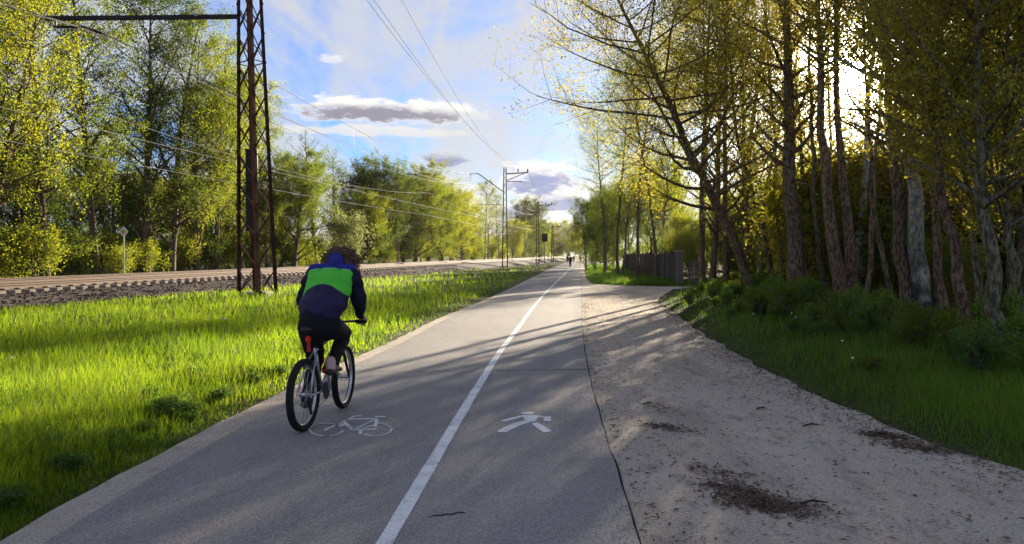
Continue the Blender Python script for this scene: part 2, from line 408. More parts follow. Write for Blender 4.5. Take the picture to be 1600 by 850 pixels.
def strip(name, xl, xr, ys, z, mat_, ncol=2, skirt=.0, parent=None, wob=0.0, und=0.0, seed=1):
    rows = []
    for y in ys:
        a, b = float(xl(y)), float(xr(y))
        wa = wob * math.sin(y * 5.3 + seed) * math.sin(y * 2.1 + 2 * seed) if wob else 0
        wb = wob * math.sin(y * 4.7 + seed * 3) * math.sin(y * 1.7 + seed) if wob else 0
        t = np.linspace(0, 1, ncol); x = (a + wa) + (b + wb - a - wa) * t
        zz = np.full(ncol, z) + (und * smooth_noise(x, np.full(ncol, y), 1.3, seed) if und else 0)
        r = np.stack([x, np.full(ncol, y), zz], -1)
        if skirt: r = np.concatenate([[[r[0, 0], y, z - skirt]], r, [[r[-1, 0], y, z - skirt]]])
        rows.append(r)
    A = np.array(rows); n, m, _ = A.shape; i = np.arange(n * m).reshape(n, m)
    f = np.stack([i[:-1, :-1], i[:-1, 1:], i[1:, 1:], i[1:, :-1]], -1).reshape(-1, 4)
    return link(name, np_mesh(name, A.reshape(-1, 3), f), mat_, parent)
yrow = np.concatenate([np.arange(1.2, 20, .12), np.arange(20, 46, .3), np.arange(46, 120, 1.0), np.arange(120, 298, 4.0)])
path = strip('path', AL, AR, yrow, .028, ASPHALT, 12, .07, None, .006, 0)
tag(path, 'grey asphalt path shared by cyclists and walkers', None, None, 'structure')
tag(strip('gravel_lay_by', lambda y: AR(y) - .05, RX, np.concatenate([np.arange(1.2, 36.8, .15), np.arange(36.8, 41, .08), np.arange(41, 60, .4), np.arange(60, 296, 4.)]), .0, GRAVEL, 40, .0, None, .05, .012), 'grey gravel lay-by with worn edges beside the asphalt path', None, None, 'structure')
tag(strip('sandy_verge', VL, lambda y: AL(y) + .05, yrow, .012, SAND, 6, .04, None, .02, .008), 'narrow sandy strip along the left edge of the asphalt', None, None, 'structure')
strip('centre_line', lambda y: CL(y) - .05, lambda y: CL(y) + .05, yrow[:-8], .032, PAINT, 3, 0, path, .003)

def mark(name, polys, org, scl):
    """flat paint polygons lying on the path, measured from the photograph"""
    b = MB()
    for P in polys: b.poly([G(org[0] + x / scl, org[1] + y / scl, .032) for x, y in P])
    bmesh.ops.triangulate(b.bm, faces=b.bm.faces)
    return b.done(name, PAINT, path)
def stroke(pts, w, dv=.55):
    """polyline -> quads, thinner in the foreshortened direction"""
    out = []
    for i in range(len(pts) - 1):
        (x0, y0), (x1, y1) = pts[i], pts[i + 1]
        dx, dy = x1 - x0, (y1 - y0) / .42
        L = math.hypot(dx, dy) or 1; nx, ny = -dy / L * w, dx / L * w * .42
        ex, ey = dx / L * w * .25, dy / L * w * .25 * .42
        if i: x0 -= ex; y0 -= ey
        if i < len(pts) - 2: x1 += ex; y1 += ey
        out.append([(x0 + nx, y0 + ny), (x1 + nx, y1 + ny), (x1 - nx, y1 - ny), (x0 - nx, y0 - ny)])
    return out
def arc(cx, cy, rx_, ry_, a0, a1, n=9):
    return [(cx + rx_ * math.cos(math.radians(a0 + (a1 - a0) * i / n)), cy + ry_ * math.sin(math.radians(a0 + (a1 - a0) * i / n))) for i in range(n + 1)]
S = []
S += stroke(arc(398, 328, 208, 78, -116, -28), 15); S += stroke(arc(398, 328, 208, 78, 8, 78), 15); S += stroke(arc(398, 328, 208, 78, 100, 196), 18); S += stroke(arc(398, 328, 208, 78, 200, 234), 12)
S += stroke(arc(1000, 325, 212, 80, -80, -18), 16); S += stroke(arc(1000, 325, 212, 80, -6, 128), 15)
S += stroke([(845, 157), (745, 162), (665, 206)], 13); S += stroke([(690, 198), (1035, 192)], 16)
S += stroke([(612, 228), (690, 296), (722, 322)], 26); S += stroke([(690, 318), (728, 334), (1020, 322)], 17)
S += stroke([(1030, 192), (1008, 292)], 20); S += stroke([(1000, 204), (765, 322)], 13); S += stroke([(1010, 166), (1138, 166)], 17)
S += stroke([(640, 214), (370, 340)], 15); S += stroke([(1000, 270), (838, 316)], 12); S += stroke([(828, 338), (822, 384)], 20); S += stroke([(560, 250), (620, 282)], 26)
mark('bicycle_marking', S, (460, 630), 8.0)
mark('pedestrian_marking', [
    arc(862, 200, 142, 28, 0, 337, 15),
    [(738, 246), (1092, 240), (1068, 296), (1030, 368), (990, 384), (880, 384), (800, 350), (762, 284)],
    [(738, 248), (760, 282), (600, 326), (430, 376), (320, 376), (330, 350), (600, 282)],
    [(1094, 246), (1206, 272), (1194, 296), (1066, 288)],
    [(1192, 268), (1344, 276), (1346, 372), (1196, 372)],
    [(800, 356), (930, 390), (700, 462), (560, 530), (430, 604), (236, 604), (226, 578), (380, 490), (520, 430), (660, 390)],
    [(930, 428), (1052, 390), (1366, 572), (1280, 602), (1180, 602)]], (760, 630), 40 / 3)
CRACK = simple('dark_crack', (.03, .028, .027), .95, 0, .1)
def crack(p, q, w, n, seed):
    r = random.Random(seed); P = []
    for i in range(n + 1):
        t = i / n; v = G(p[0] + (q[0] - p[0]) * t, p[1] + (q[1] - p[1]) * t, .031)
        P.append((v.x + r.uniform(-.01, .01), v.y + r.uniform(-.03, .03) * min(1, v.y / 8), w * r.uniform(.4, 1.3) * (1 if 0 < i < n else .3)))
    b = MB()
    for (x0, y0, w0), (x1, y1, w1) in zip(P, P[1:]):
        b.poly([(x0, y0 - w0, .031), (x1, y1 - w1, .031), (x1, y1 + w1, .031), (x0, y0 + w0, .031)])
    return b.done('crack', CRACK, path)
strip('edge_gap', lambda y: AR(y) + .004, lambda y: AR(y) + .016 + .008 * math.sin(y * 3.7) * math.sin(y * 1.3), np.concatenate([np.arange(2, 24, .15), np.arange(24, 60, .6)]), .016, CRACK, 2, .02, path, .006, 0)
crack((668, 808), (726, 800), .010, 12, 3); crack((772, 579), (918, 577), .022, 26, 5)
crack((560, 580), (745, 580), .010, 30, 7)

# ------------------------------------------------------------------ railway
track = empty('railway_track', (0, 0, 0)); tag(track, 'double railway track on dark ballast left of the path', None, None, 'structure')
prof = [(-.036, 0), (-.036, -.04), (-.010, -.055), (-.010, -.145), (-.07, -.175), (.07, -.175), (.010, -.145), (.010, -.055), (.036, -.04), (.036, 0)]
ryy = np.concatenate([np.arange(-30, 120, 3.0), np.arange(120, 420, 10.)])
for s in (0, -1.52, -4.1, -5.62):
    V = []
    for y in ryy:
        for a, b in prof: V.append((rx(s + a, y), y, zr(y) + b))
    n = len(prof); f = [(i * n + j, i * n + (j + 1) % n, (i + 1) * n + (j + 1) % n, (i + 1) * n + j) for i in range(len(ryy) - 1) for j in range(n)]
    me = np_mesh('rail', V, f); o = link('rail', me, RAILSIDE, track); me.materials.append(RAILTOP)
    mi = np.zeros(len(f), np.int32); mi[(np.arange(len(f)) % n) == n - 1] = 1; me.polygons.foreach_set('material_index', mi)
slm = MB().box((0, 0, -.10), (2.7, .27, .20)).box((.76, 0, .025), (.30, .2, .05)).box((-.76, 0, .025), (.30, .2, .05))
bmesh.ops.bevel(slm.bm, geom=slm.bm.edges[:], offset=.012, segments=1, affect='EDGES')
s0 = slm.done('sleeper', SLEEPER, track); rza = -math.atan(.155)
for q, s in enumerate((-.76, -4.86)):
    first = s0 if q == 0 else None
    for i in range(148):
        y = 9 + i * .62; yy = y - s * .15
        o = s0 if first is not None and i == 0 else s0.copy()
        if o is not s0: COL.objects.link(o)
        o.location = (rx(s, yy), yy, zr(yy) - .176); o.rotation_euler = (0, 0, rza + random.uniform(-.01, .01))
V = [];Fq = []                                        # ballast sheet over the embankment
ss = np.concatenate([np.linspace(-9.4, -6.9, 8), np.linspace(-6.6, 1.2, 30), np.linspace(1.4, 3.4, 12)])
bys = np.concatenate([np.arange(-30, 70, .6), np.arange(70, 420, 4.)])
Sg, Yg = np.meshgrid(ss, bys); rng = np.random.default_rng(4)
Zg = gz(rx(Sg, Yg), Yg) + .05 + rng.uniform(-.03, .03, Sg.shape) - np.where((Sg < -9.2) | (Sg > 3.2), .15, 0)
V = np.stack([rx(Sg, Yg), Yg, Zg], -1).reshape(-1, 3); i = np.arange(len(V)).reshape(Sg.shape)
tag(link('ballast', np_mesh('ballast', V, np.stack([i[:-1, :-1], i[:-1, 1:], i[1:, 1:], i[1:, :-1]], -1).reshape(-1, 4)), BALLAST), 'bed of dark purple brown ballast under the rails', None, None, 'structure')
def stones(name, P, R, mat_, seed):
    r = np.random.default_rng(seed); n = len(P)
    base = np.array([(1, 0, 0), (0, 1, 0), (-1, 0, 0), (0, -1, 0), (0, 0, 1), (0, 0, -1)], float)
    v = base[None] * r.uniform(.6, 1.25, (n, 6, 1)); a = r.uniform(0, 2 * PI, n); c, s_ = np.cos(a), np.sin(a)
    x = v[..., 0] * c[:, None] - v[..., 1] * s_[:, None]; y = v[..., 0] * s_[:, None] + v[..., 1] * c[:, None]
    v = np.stack([x, y, v[..., 2] * .7], -1) * R[:, None, None] + P[:, None, :]
    t = np.array([(0, 1, 4), (1, 2, 4), (2, 3, 4), (3, 0, 4), (1, 0, 5), (2, 1, 5), (3, 2, 5), (0, 3, 5)])
    f = (np.arange(n)[:, None, None] * 6 + t[None]).reshape(-1, 3)
    return link(name, np_mesh(name, v.reshape(-1, 3), f), mat_)
n = 9500; sy = 12 + 75 * rng.uniform(0, 1, n) ** 1.5; s_ = rng.uniform(.4, 3.3, n)
P = np.stack([rx(s_, sy), sy, 0 * sy], -1); P[:, 2] = gz(P[:, 0], P[:, 1]) + .06
tag(stones('ballast_stone', P, rng.uniform(.025, .06, n), BALLAST, 5), 'loose dark ballast stones on the near shoulder of the railway', 'ballast', None, 'stuff')

# ------------------------------------------------------------------ plants
def tubes_mesh(name, tubes):
    VV, FF, o = [], [], 0
    for pts, rad, ns in tubes:
        pts = np.asarray(pts, float); n = len(pts); rad = np.asarray(rad, float)
        t = np.gradient(pts, axis=0); t /= np.linalg.norm(t, axis=1, keepdims=True) + 1e-9
        ref = np.array([1., 0, 0]) if abs(t[0, 0]) < .8 else np.array([0, 1., 0])
        u = np.cross(t, ref); u /= np.linalg.norm(u, axis=1, keepdims=True) + 1e-9
        w = np.cross(t, u); a = np.arange(ns) * 2 * PI / ns
        ring = pts[:, None] + (u[:, None] * np.cos(a)[None, :, None] + w[:, None] * np.sin(a)[None, :, None]) * rad[:, None, None]
        VV.append(ring.reshape(-1, 3)); i = o + np.arange(n * ns).reshape(n, ns); j = np.roll(i, -1, 1)
        FF.append(np.stack([i[:-1], j[:-1], j[1:], i[1:]], -1).reshape(-1, 4)); o += n * ns
    return np_mesh(name, np.concatenate(VV), np.concatenate(FF), True)
def leaf_mesh(name, P, size, rng, droop=.3, aspect=.62):
    n = len(P); d = rng.normal(size=(n, 3)); d[:, 2] -= droop; d /= np.linalg.norm(d, axis=1, keepdims=True)
    e = rng.normal(size=(n, 3)); e -= d * (e * d).sum(1, keepdims=True); e /= np.linalg.norm(e, axis=1, keepdims=True)
    nrm = np.cross(d, e); L = size * rng.uniform(.6, 1.35, (n, 1))
    v = np.stack([P, P + d * L * .45 + e * L * aspect * .5 + nrm * L * .06, P + d * L, P + d * L * .5 - e * L * aspect * .5 + nrm * L * .06], 1)
    f = np.arange(n * 4).reshape(n, 4)
    return np_mesh(name, v.reshape(-1, 3), f)
def bez(p, d, L, n, rng, up=.3, wob=.08):
    """a branch: n+1 points from p in direction d, length L, bending up (or down)"""
    pts = [p]; d = d / np.linalg.norm(d); st = L / n
    for i in range(n):
        d = d + np.array([0, 0, up / n]) + rng.normal(size=3) * wob; d = d / np.linalg.norm(d)
        pts.append(pts[-1] + d * st)
    return np.array(pts)
def lerp_path(pts, t):
    pts = np.asarray(pts); n = len(pts) - 1; i = min(int(t * n), n - 1); f = t * n - i
    return pts[i] * (1 - f) + pts[i + 1] * f
def grow(seed, H, r0, n1, t0, spread, up1=(.2, .9), n2=6, twig=.38, nleaf=9000, leaf=.11, sides=7, trunk=None,
         prof='oval', droop=0.0, jitter=.16, clump=.5, bare=0.0, bend=.06, forks=0, third=True):
    """tapered trunk with limbs, twigs, and leaves set along the twigs in clumps"""
    rng = np.random.default_rng(seed)
    if trunk is None:
        trunk = bez(np.zeros(3), np.array([rng.normal() * bend, rng.normal() * bend, 1.]), H, 9, rng, .1, bend * .6)
    trunk = np.asarray(trunk, float); n = len(trunk)
    tt = np.linspace(0, 1, n); rad = r0 * (1 - tt) ** .85 + .018
    rad[0] *= 1.35
    tubes = [(trunk, rad, sides)]; anchors = []; wts = []
    mains = [(trunk, rad)]
    for q in range(forks):
        tb = rng.uniform(.12, .3); p = lerp_path(trunk, tb); a = rng.uniform(0, 2 * PI)
        fk = bez(p, np.array([math.cos(a) * .35, math.sin(a) * .35, 1.]), H * (1 - tb) * rng.uniform(.75, .95), 8, rng, .35, .04)
        fr = r0 * .62 * (1 - np.linspace(0, 1, 9)) ** .85 + .015; tubes.append((fk, fr, max(5, sides - 1))); mains.append((fk, fr))
    ga = rng.uniform(0, 6)
    for i in range(n1):
        mp, mr = mains[i % len(mains)]
        f = (i + rng.uniform(0, .9)) / n1; t = t0 + (0.985 - t0) * f
        p = lerp_path(mp, t); ga += 2.4 + rng.uniform(-.4, .4)
        if prof == 'oval': L = spread * (.35 + .65 * math.sin(PI * min(1, .18 + .8 * f)) ** .8)
        elif prof == 'cone': L = spread * (1.05 - .85 * f)
        elif prof == 'vase': L = spread * (.4 + .7 * f)
        else: L = spread * (1.0 - .45 * f)
        L *= rng.uniform(.7, 1.2); e = rng.uniform(*up1)
        d = np.array([math.cos(ga), math.sin(ga), e])
        br = bez(p, d, L, 6, rng, .45 - droop, .10)
        r1 = max(.012, np.interp(t, np.linspace(0, 1, len(mr)), mr) * .42); r1s = r1 * (1 - np.linspace(0, 1, 7)) ** .8 + .007
        tubes.append((br, r1s, 5))
        m2 = max(2, int(n2 * (.5 + .7 * L / spread)))
        for j in range(m2):
            tb = rng.uniform(.22, 1.0); p2 = lerp_path(br, tb); dd = lerp_path(np.diff(br, axis=0), min(.99, tb))
            dd = dd / np.linalg.norm(dd) * .6 + rng.normal(size=3) * .55 + np.array([0, 0, .25 - droop])
            L2 = L * twig * rng.uniform(.55, 1.25)
            tw = bez(p2, dd, L2, 4, rng, .15 - droop * 1.4, .12)
            tubes.append((tw, np.linspace(max(.0055, r1 * .25), .0025, 5), 3))
            leafy = rng.uniform() > bare
            if leafy: anchors.append(tw[1:]); wts += [clump + rng.uniform()] * 4
            if third:
                for _ in range(2):
                    p3 = lerp_path(tw, rng.uniform(.3, .95)); tw3 = bez(p3, rng.normal(size=3) + np.array([0, 0, .1 - droop]), L2 * .5, 2, rng, -droop, .1)
                    tubes.append((tw3, np.array([.0032, .0026, .0015]), 3))
                    if leafy: anchors.append(tw3); wts += [clump + rng.uniform()] * 3
    A = np.concatenate(anchors); w = np.array(wts); w /= w.sum()
    idx = rng.choice(len(A), nleaf, p=w); P = A[idx] + rng.normal(size=(nleaf, 3)) * jitter
    P[:, 2] = np.maximum(P[:, 2], .1)
    return tubes_mesh('trunk', tubes), leaf_mesh('crown', P, leaf, rng)
class Tree:
    def __init__(s, name, meshes, bark, leafm):
        s.name, s.t, s.c, s.bark, s.leaf = name, meshes[0], meshes[1], bark, leafm
        s.t.materials.append(bark); s.c.materials.append(leafm); s.root = None
    def put(s, x, y, rz=0.0, scl=1.0, label=None, cat='tree', group=None, leaf=None, bark=None, name=None, sink=.12):
        r = empty(name or s.name, (x, y, float(gz(x, y)) - sink), rz); r.scale = scl if isinstance(scl, tuple) else (scl, scl, scl)
        for nm, me, alt in (('trunk', s.t, bark), ('crown', s.c, leaf)):
            o = link(nm, me, None, r)
            if alt: o.material_slots[0].link = 'OBJECT'; o.material_slots[0].material = alt
        return tag(r, label, cat, group)
R0 = random.Random(11)
# species
BIRCH = [Tree('birch_tree', grow(s, 18, .19, 50, .20, 3.6, (.5, 1.3), 6, .42, 25000, .10, droop=.35, bare=.05, bend=.04), BARK, LEAF_M) for s in (1, 2)]
TALL = [Tree('broadleaf_tree', grow(s, 17.5, .22, 56, .12, 4.0, (.25, 1.0), 7, .42, 34000, .108, forks=fk), BARK, LEAF_M) for s, fk in ((3, 0), (4, 1), (5, 1))]
ROUND = [Tree('broadleaf_tree', grow(s, 12.5, .30, 56, .10, 5.2, (.1, .9), 8, .42, 36000, .145, forks=2), BARK, LEAF_M) for s in (6, 7)]
SPARSE = [Tree('sparse_tree', grow(s, 12, .17, 40, .18, 2.8, (.4, 1.2), 6, .40, 2600, .10, bare=.5), BARK, LEAF_D) for s in (8, 9)]
POLE = [Tree('woodland_tree', grow(s, 16.5, r, 34, .34, 2.8, (.2, .9), 6, .45, 7000, .085, bend=.05, bare=.15, forks=fk), BARK, LEAF_B) for s, r, fk in ((12, .13, 0), (13, .16, 0), (14, .11, 0), (15, .15, 1))]
LOW = [Tree('young_tree', grow(s, 8.5, .09, 44, .06, 3.0, (.15, 1.0), 7, .45, 24000, .092, forks=1), BARK_G, LEAF_M) for s in (16, 17)]
HIGH = [Tree('broadleaf_tree', grow(s, 8.8, .10, 34, .50, 2.5, (.1, .8), 7, .45, 9000, .09), BARK_G, LEAF_Y) for s in (26, 27)]
CANOPY = [Tree('woodland_tree', grow(s, 15, .10, 44, .50, 3.1, (.1, .9), 7, .45, 26000, .07), BARK, LEAF_G) for s in (28, 29)]
AIRY = [Tree('woodland_tree', grow(s, 15, .10, 40, .50, 3.1, (.1, .9), 7, .45, 12000, .07), BARK, LEAF_G) for s in (31, 32)]
SHRUB = [Tree('shrub', grow(s, 2.6, .035, 26, .05, 1.5, (.2, 1.2), 6, .5, 5200, .10, sides=5, forks=3, jitter=.16), BARK_G, LEAF_M) for s in (18, 19, 20)]
PLANT = [Tree('leafy_plant', grow(s, .62, .007, 36, .01, .40, (.3, 1.4), 3, .5, 1500, .055, sides=4, forks=7, jitter=.05, third=False), BARK_G, WEED) for s in (21, 22, 23)]

# ---- left row beyond the railway: (px of trunk, D, species, scale, leaf, label)
def X(px, D): return (px - 800) / F * D
LEFT = [
 (-15, 33, TALL[1], .95, LEAF_Y, 'yellow green broadleaf tree cut by the left edge of the photo'),
 (70, 38, BIRCH[0], 1.05, LEAF_M, 'tall thin leaved tree with a bare dark trunk left of the diamond sign'),
 (152, 45, BIRCH[1], 1.1, LEAF_M, 'slim tree between the thin leaved tree and the dense dark crown'),
 (228, 46, TALL[0], 1.12, LEAF_D, 'tallest dense dark crowned tree just right of the diamond sign'),
 (266, 49, TALL[2], 1.05, LEAF_M, 'twin stemmed broadleaf tree right of the dense dark crown'),
 (308, 53, TALL[1], .98, LEAF_Y, 'yellow green tree with drooping side branch left of the near lattice mast'),
 (338, 56, BIRCH[0], 1.0, LEAF_M, 'airy birch directly left of the near lattice mast'),
 (378, 62, TALL[0], .92, LEAF_M, 'broadleaf tree seen through the near lattice mast'),
 (418, 60, BIRCH[1], .86, LEAF_M, 'thin twigged birch just right of the near lattice mast'),
 (458, 68, ROUND[0], .84, LEAF_M, 'full round green tree to the right of the near lattice mast'),
 (497, 73, SPARSE[0], 1.08, LEAF_D, 'nearly bare tree behind the cyclist head'),
 (524, 76, SPARSE[1], .98, LEAF_D, 'smaller nearly bare tree beside the other bare one'),
 (602, 90, ROUND[1], 1.02, LEAF_D, 'large dark round tree beyond the railway in mid distance'),
 (648, 100, ROUND[0], 1.06, LEAF_M, 'round tree right behind the pale concrete pole'),
 (690, 112, ROUND[1], .98, LEAF_Y, 'yellow lit round tree right of the pale concrete pole'),
 (722, 124, ROUND[0], .92, LEAF_Y, 'low golden tree left of the far lattice mast'),
 (757, 150, BIRCH[0], .92, LEAF_P, 'pale feathery birch left of the far lattice mast'),
 (776, 160, BIRCH[1], .80, LEAF_M, 'second feathery birch behind the far lattice mast arm'),
 (822, 200, ROUND[1], 1.30, LEAF_D, 'dark domed tree right of the far lattice mast'),
 (800, 175, ROUND[0], .75, LEAF_Y, 'small bright tree at the foot of the far lattice mast'),
 (846, 235, ROUND[0], .95, LEAF_Y, 'yellow tree behind the railway signal'),
 (868, 270, ROUND[1], 1.05, LEAF_Y, 'yellow tree right of the railway signal'),
 (888, 310, ROUND[0], 1.15, LEAF_Y, 'yellow tree where the path meets the horizon'),
 (906, 345, ROUND[1], 1.05, LEAF_Y, 'farthest golden tree above the walkers'),
]
for px, D, sp_, s_, lf, lb in LEFT:
    D1 = max(D, min(320, 31.8 / (.155 - (px - 800) / F))); s_ *= D1 / D; D = D1
    sp_.put(X(px, D), D, R0.uniform(0, 6.28), s_, lb, leaf=lf)
for i, px in enumerate((-95, -180, -290, -430, -620)):  # the row goes on past the left edge
    D = 32.2 / (.155 - (px - 800) / F); TALL[i % 3].put(X(px, D), D, i * 2.1, .9 + .04 * i, 'tree of the railway row standing past the left edge of the photo', 'tree', 'railway row past the left edge', leaf=(LEAF_Y, LEAF_M)[i % 2])
for i in range(26):                                   # second row, deeper
    px = -60 + i * 33 + R0.uniform(-12, 12); D = np.interp(px, [-60, 400, 800], [58, 88, 240]) + R0.uniform(0, 14)
    sp_ = R0.choice([TALL[0], TALL[1], TALL[2], ROUND[0], ROUND[1]]) if not 470 < px < 570 else R0.choice(SHRUB)
    if px > 420 and sp_ in TALL: sp_ = R0.choice(ROUND)
    sc_ = R0.uniform(.72, .95) if sp_ not in SHRUB else R0.uniform(1.6, 2.2)
    if 420 < px: sc_ *= .8
    sp_.put(X(px, D), D, R0.uniform(0, 6.28), sc_, 'green tree standing deeper in the wood behind the railway row', 'tree', 'second row of trees beyond the railway', leaf=R0.choice([LEAF_M, LEAF_Y, LEAF_D, LEAF_Y]), name='broadleaf_tree')
for i, (px, D, q, lf, lb) in enumerate((
        (578, 92, .95, LEAF_D, 'dark round tree at the left flank of the large dark round tree'),
        (630, 104, 1.02, LEAF_D, 'dark green tree filling the gap left of the pale concrete pole'),
        (668, 112, 1.0, LEAF_M, 'full green tree between pale concrete pole and yellow lit tree'),
        (706, 124, .95, LEAF_Y, 'full yellow green tree filling in beside the low golden tree'),
        (738, 138, .92, LEAF_M, 'full green tree left behind the pale feathery birch'),
        (812, 205, 1.05, LEAF_D, 'dark full tree left behind the dark domed tree'),
        (834, 225, 1.15, LEAF_D, 'dark full tree right behind the dark domed tree'),
        (856, 250, 1.0, LEAF_Y, 'full yellow tree between the signal and the fourth mast'),
        (440, 72, .86, LEAF_M, 'full green tree close right behind the near lattice mast'),
        (560, 84, .72, LEAF_Y, 'small full yellow green tree left of the large dark round tree'))):
    D = max(D, min(320, 32.5 / (.155 - (px - 800) / F)))
    ROUND[i % 2].put(X(px, D), D, i * 1.7, q, lb, leaf=lf)
for i in range(56):                                   # bushes at the foot of the row
    px = -40 + i * 16.5 + R0.uniform(-6, 6); D = min(300, 31.4 / (.155 - (px - 800) / F)) + R0.uniform(0, 5)
    if px > 880: break
    if px < 60: lb = 'yellow green bush behind the rails at the far left'; g = 'bushes at the far left behind the rails'
    elif px < 370: lb = 'bush behind the rails between the far left and the near lattice mast'; g = 'bushes behind the rails left of the near mast'
    elif px < 560: lb = 'bush behind the rails between near lattice mast and mid distance trees'; g = 'bushes behind the rails near the cyclist'
    else: lb = 'small far bush at the foot of the distant tree row'; g = 'bushes under the distant tree row'
    SHRUB[i % 3].put(X(px, D), D, R0.uniform(0, 6.28), R0.uniform(.75, 1.25) * (1 + .5 * (px > 560)), lb, 'bush', g, leaf=R0.choice([LEAF_M, LEAF_Y, LEAF_Y, LEAF_D]), name='bush')
SHRUB[1].put(X(545, 72), 72, 1.0, 1.75, 'pale blossoming bush right of the nearly bare trees', 'bush', leaf=LEAF_P, name='bush')

for px, D, s_ in ((878, 305, 2.4), (890, 318, 2.6), (899, 330, 2.4), (912, 322, 2.6)):
    SHRUB[int(px) % 3].put(X(px, D), D, px, s_, 'far bush closing the view where the path reaches the horizon', 'bush', 'bushes at the far end of the path', leaf=LEAF_Y, name='bush')
# ---- right wood: hero trees drawn from their trunks in the photograph
def hero(name, pts, D, r0, bark, leafm, label, Dtop=None, **kw):
    """trunk polyline given as photo points at the tree's own distance"""
    base = G(*pts[0]) if D is None else at(*pts[0], D)
    Dd = base.y; P = []
    for i, (px, py) in enumerate(pts):
        P.append(at(px, py, Dd + (Dtop or 0) * i / (len(pts) - 1)))
    z0 = float(gz(base.x, base.y)); base.z = z0 - .12; P[0].z = z0 - .12
    tr = np.array([p - base for p in P]); L = np.linspace(0, len(tr) - 1, 13)
    tr = np.array([lerp_path(tr, t / (len(tr) - 1)) for t in L])
    tr[1:-1] += np.random.default_rng(int(pts[0][0])).normal(size=(11, 3)) * .035
    t = Tree(name, grow(int(pts[0][0]), 0, r0, trunk=tr, **kw), bark, leafm)
    return t.put(base.x, base.y, 0, 1.0, label, sink=.0)
kw = dict(spread=2.8, nleaf=12000, leaf=.068, n2=6, twig=.42)
kn = dict(spread=2.2, third=False, nleaf=15000, leaf=.055, n2=6, twig=.42, jitter=.12)
ks = dict(spread=1.8, nleaf=5000, leaf=.065, n2=6, twig=.42)
hero('leaning_tree', [(1182, 470), (1150, 395), (1108, 300), (1072, 235), (1046, 165), (1010, 95), (975, 25), (940, -60)], 25, .17, BARK, LEAF_G,
     'leaning tree whose trunk slants left over the gravel', n1=46, t0=.22, spread=4.6, up1=(.0, .8), n2=9, twig=.45, nleaf=28000, leaf=.078, bare=.05, jitter=.2)
hero('woodland_tree', [(1242, 490), (1240, 400), (1235, 280), (1232, 150), (1226, 0), (1220, -140)], 22, .27, BARK, LEAF_G, 'thick dark trunk right of the leaning tree', n1=34, t0=.42, **{**kw, 'spread': 1.9})
hero('woodland_tree', [(1287, 480), (1276, 380), (1270, 260), (1268, 120), (1262, -60)], 22.5, .085, BARK_G, LEAF_G, 'slender mossy trunk between the thick dark trunk and the forked cluster', n1=26, t0=.38, **ks)
hero('woodland_tree', [(1322, 496), (1308, 410), (1292, 320), (1284, 200), (1280, 60), (1276, -120)], 20, .19, BARK_R, LEAF_G, 'left stem of the forked cluster below the sun', n1=36, t0=.70, **ks)
hero('woodland_tree', [(1334, 496), (1330, 400), (1318, 300), (1306, 180), (1306, 40), (1310, -120)], 20.4, .15, BARK_R, LEAF_G, 'middle stem of the forked cluster below the sun', n1=34, t0=.70, **ks)
hero('birch_tree', [(1342, 488), (1342, 400), (1348, 300), (1356, 200), (1364, 60), (1372, -120)], 21.5, .13, BARK_W, LEAF_M, 'pale birch stem on the right of the forked cluster', n1=30, t0=.70, **ks)
hero('woodland_tree', [(1418, 520), (1412, 420), (1402, 330), (1392, 210), (1388, 80), (1386, -140)], 16.6, .17, BARK, LEAF_G, 'dark stem left of the white barked birch', n1=34, t0=.5, **ks)
hero('birch_tree', [(1440, 525), (1434, 420), (1428, 320), (1420, 190), (1418, 60), (1414, -140)], 16.4, .21, BARK_W, LEAF_M, 'stout birch with white peeling bark and dark base', n1=34, t0=.5, **ks)
hero('woodland_tree', [(1516, 604), (1506, 500), (1490, 400), (1468, 300), (1460, 180), (1470, 40), (1480, -140)], 11.4, .085, BARK_R, LEAF_G, 'reddish trunk leaning left behind the grass bank', n1=30, t0=.62, **{**kn, 'spread': 1.3})
hero('woodland_tree', [(1568, 604), (1556, 500), (1545, 400), (1532, 300), (1530, 160), (1528, -20), (1526, -160)], 10.6, .105, BARK_G, LEAF_G, 'grey trunk curving up near the right edge', n1=30, t0=.42, **kn)
hero('woodland_tree', [(1582, 600), (1578, 500), (1574, 400), (1570, 280), (1574, 140), (1578, -40)], 11.2, .06, BARK_G, LEAF_G, 'thin straight trunk just right of the curving grey trunk', n1=26, t0=.42, **kn)
hero('woodland_tree', [(1604, 560), (1592, 470), (1580, 400), (1570, 300), (1562, 180), (1556, 0)], 12.5, .06, BARK_G, LEAF_G, 'thin trunk slanting in from the right edge', n1=24, t0=.4, **kn)
hero('woodland_tree', [(1382, 470), (1378, 380), (1388, 300), (1402, 220), (1408, 100), (1404, -40)], 24, .10, BARK, LEAF_G, 'dark crooked trunk between the forked cluster and the stout birch', n1=28, t0=.3, **kw)
hero('woodland_tree', [(1212, 470), (1196, 380), (1172, 300), (1150, 220), (1140, 100), (1128, -20)], 27, .085, BARK, LEAF_G, 'slim trunk close behind the leaning tree', n1=30, t0=.3, **kw)

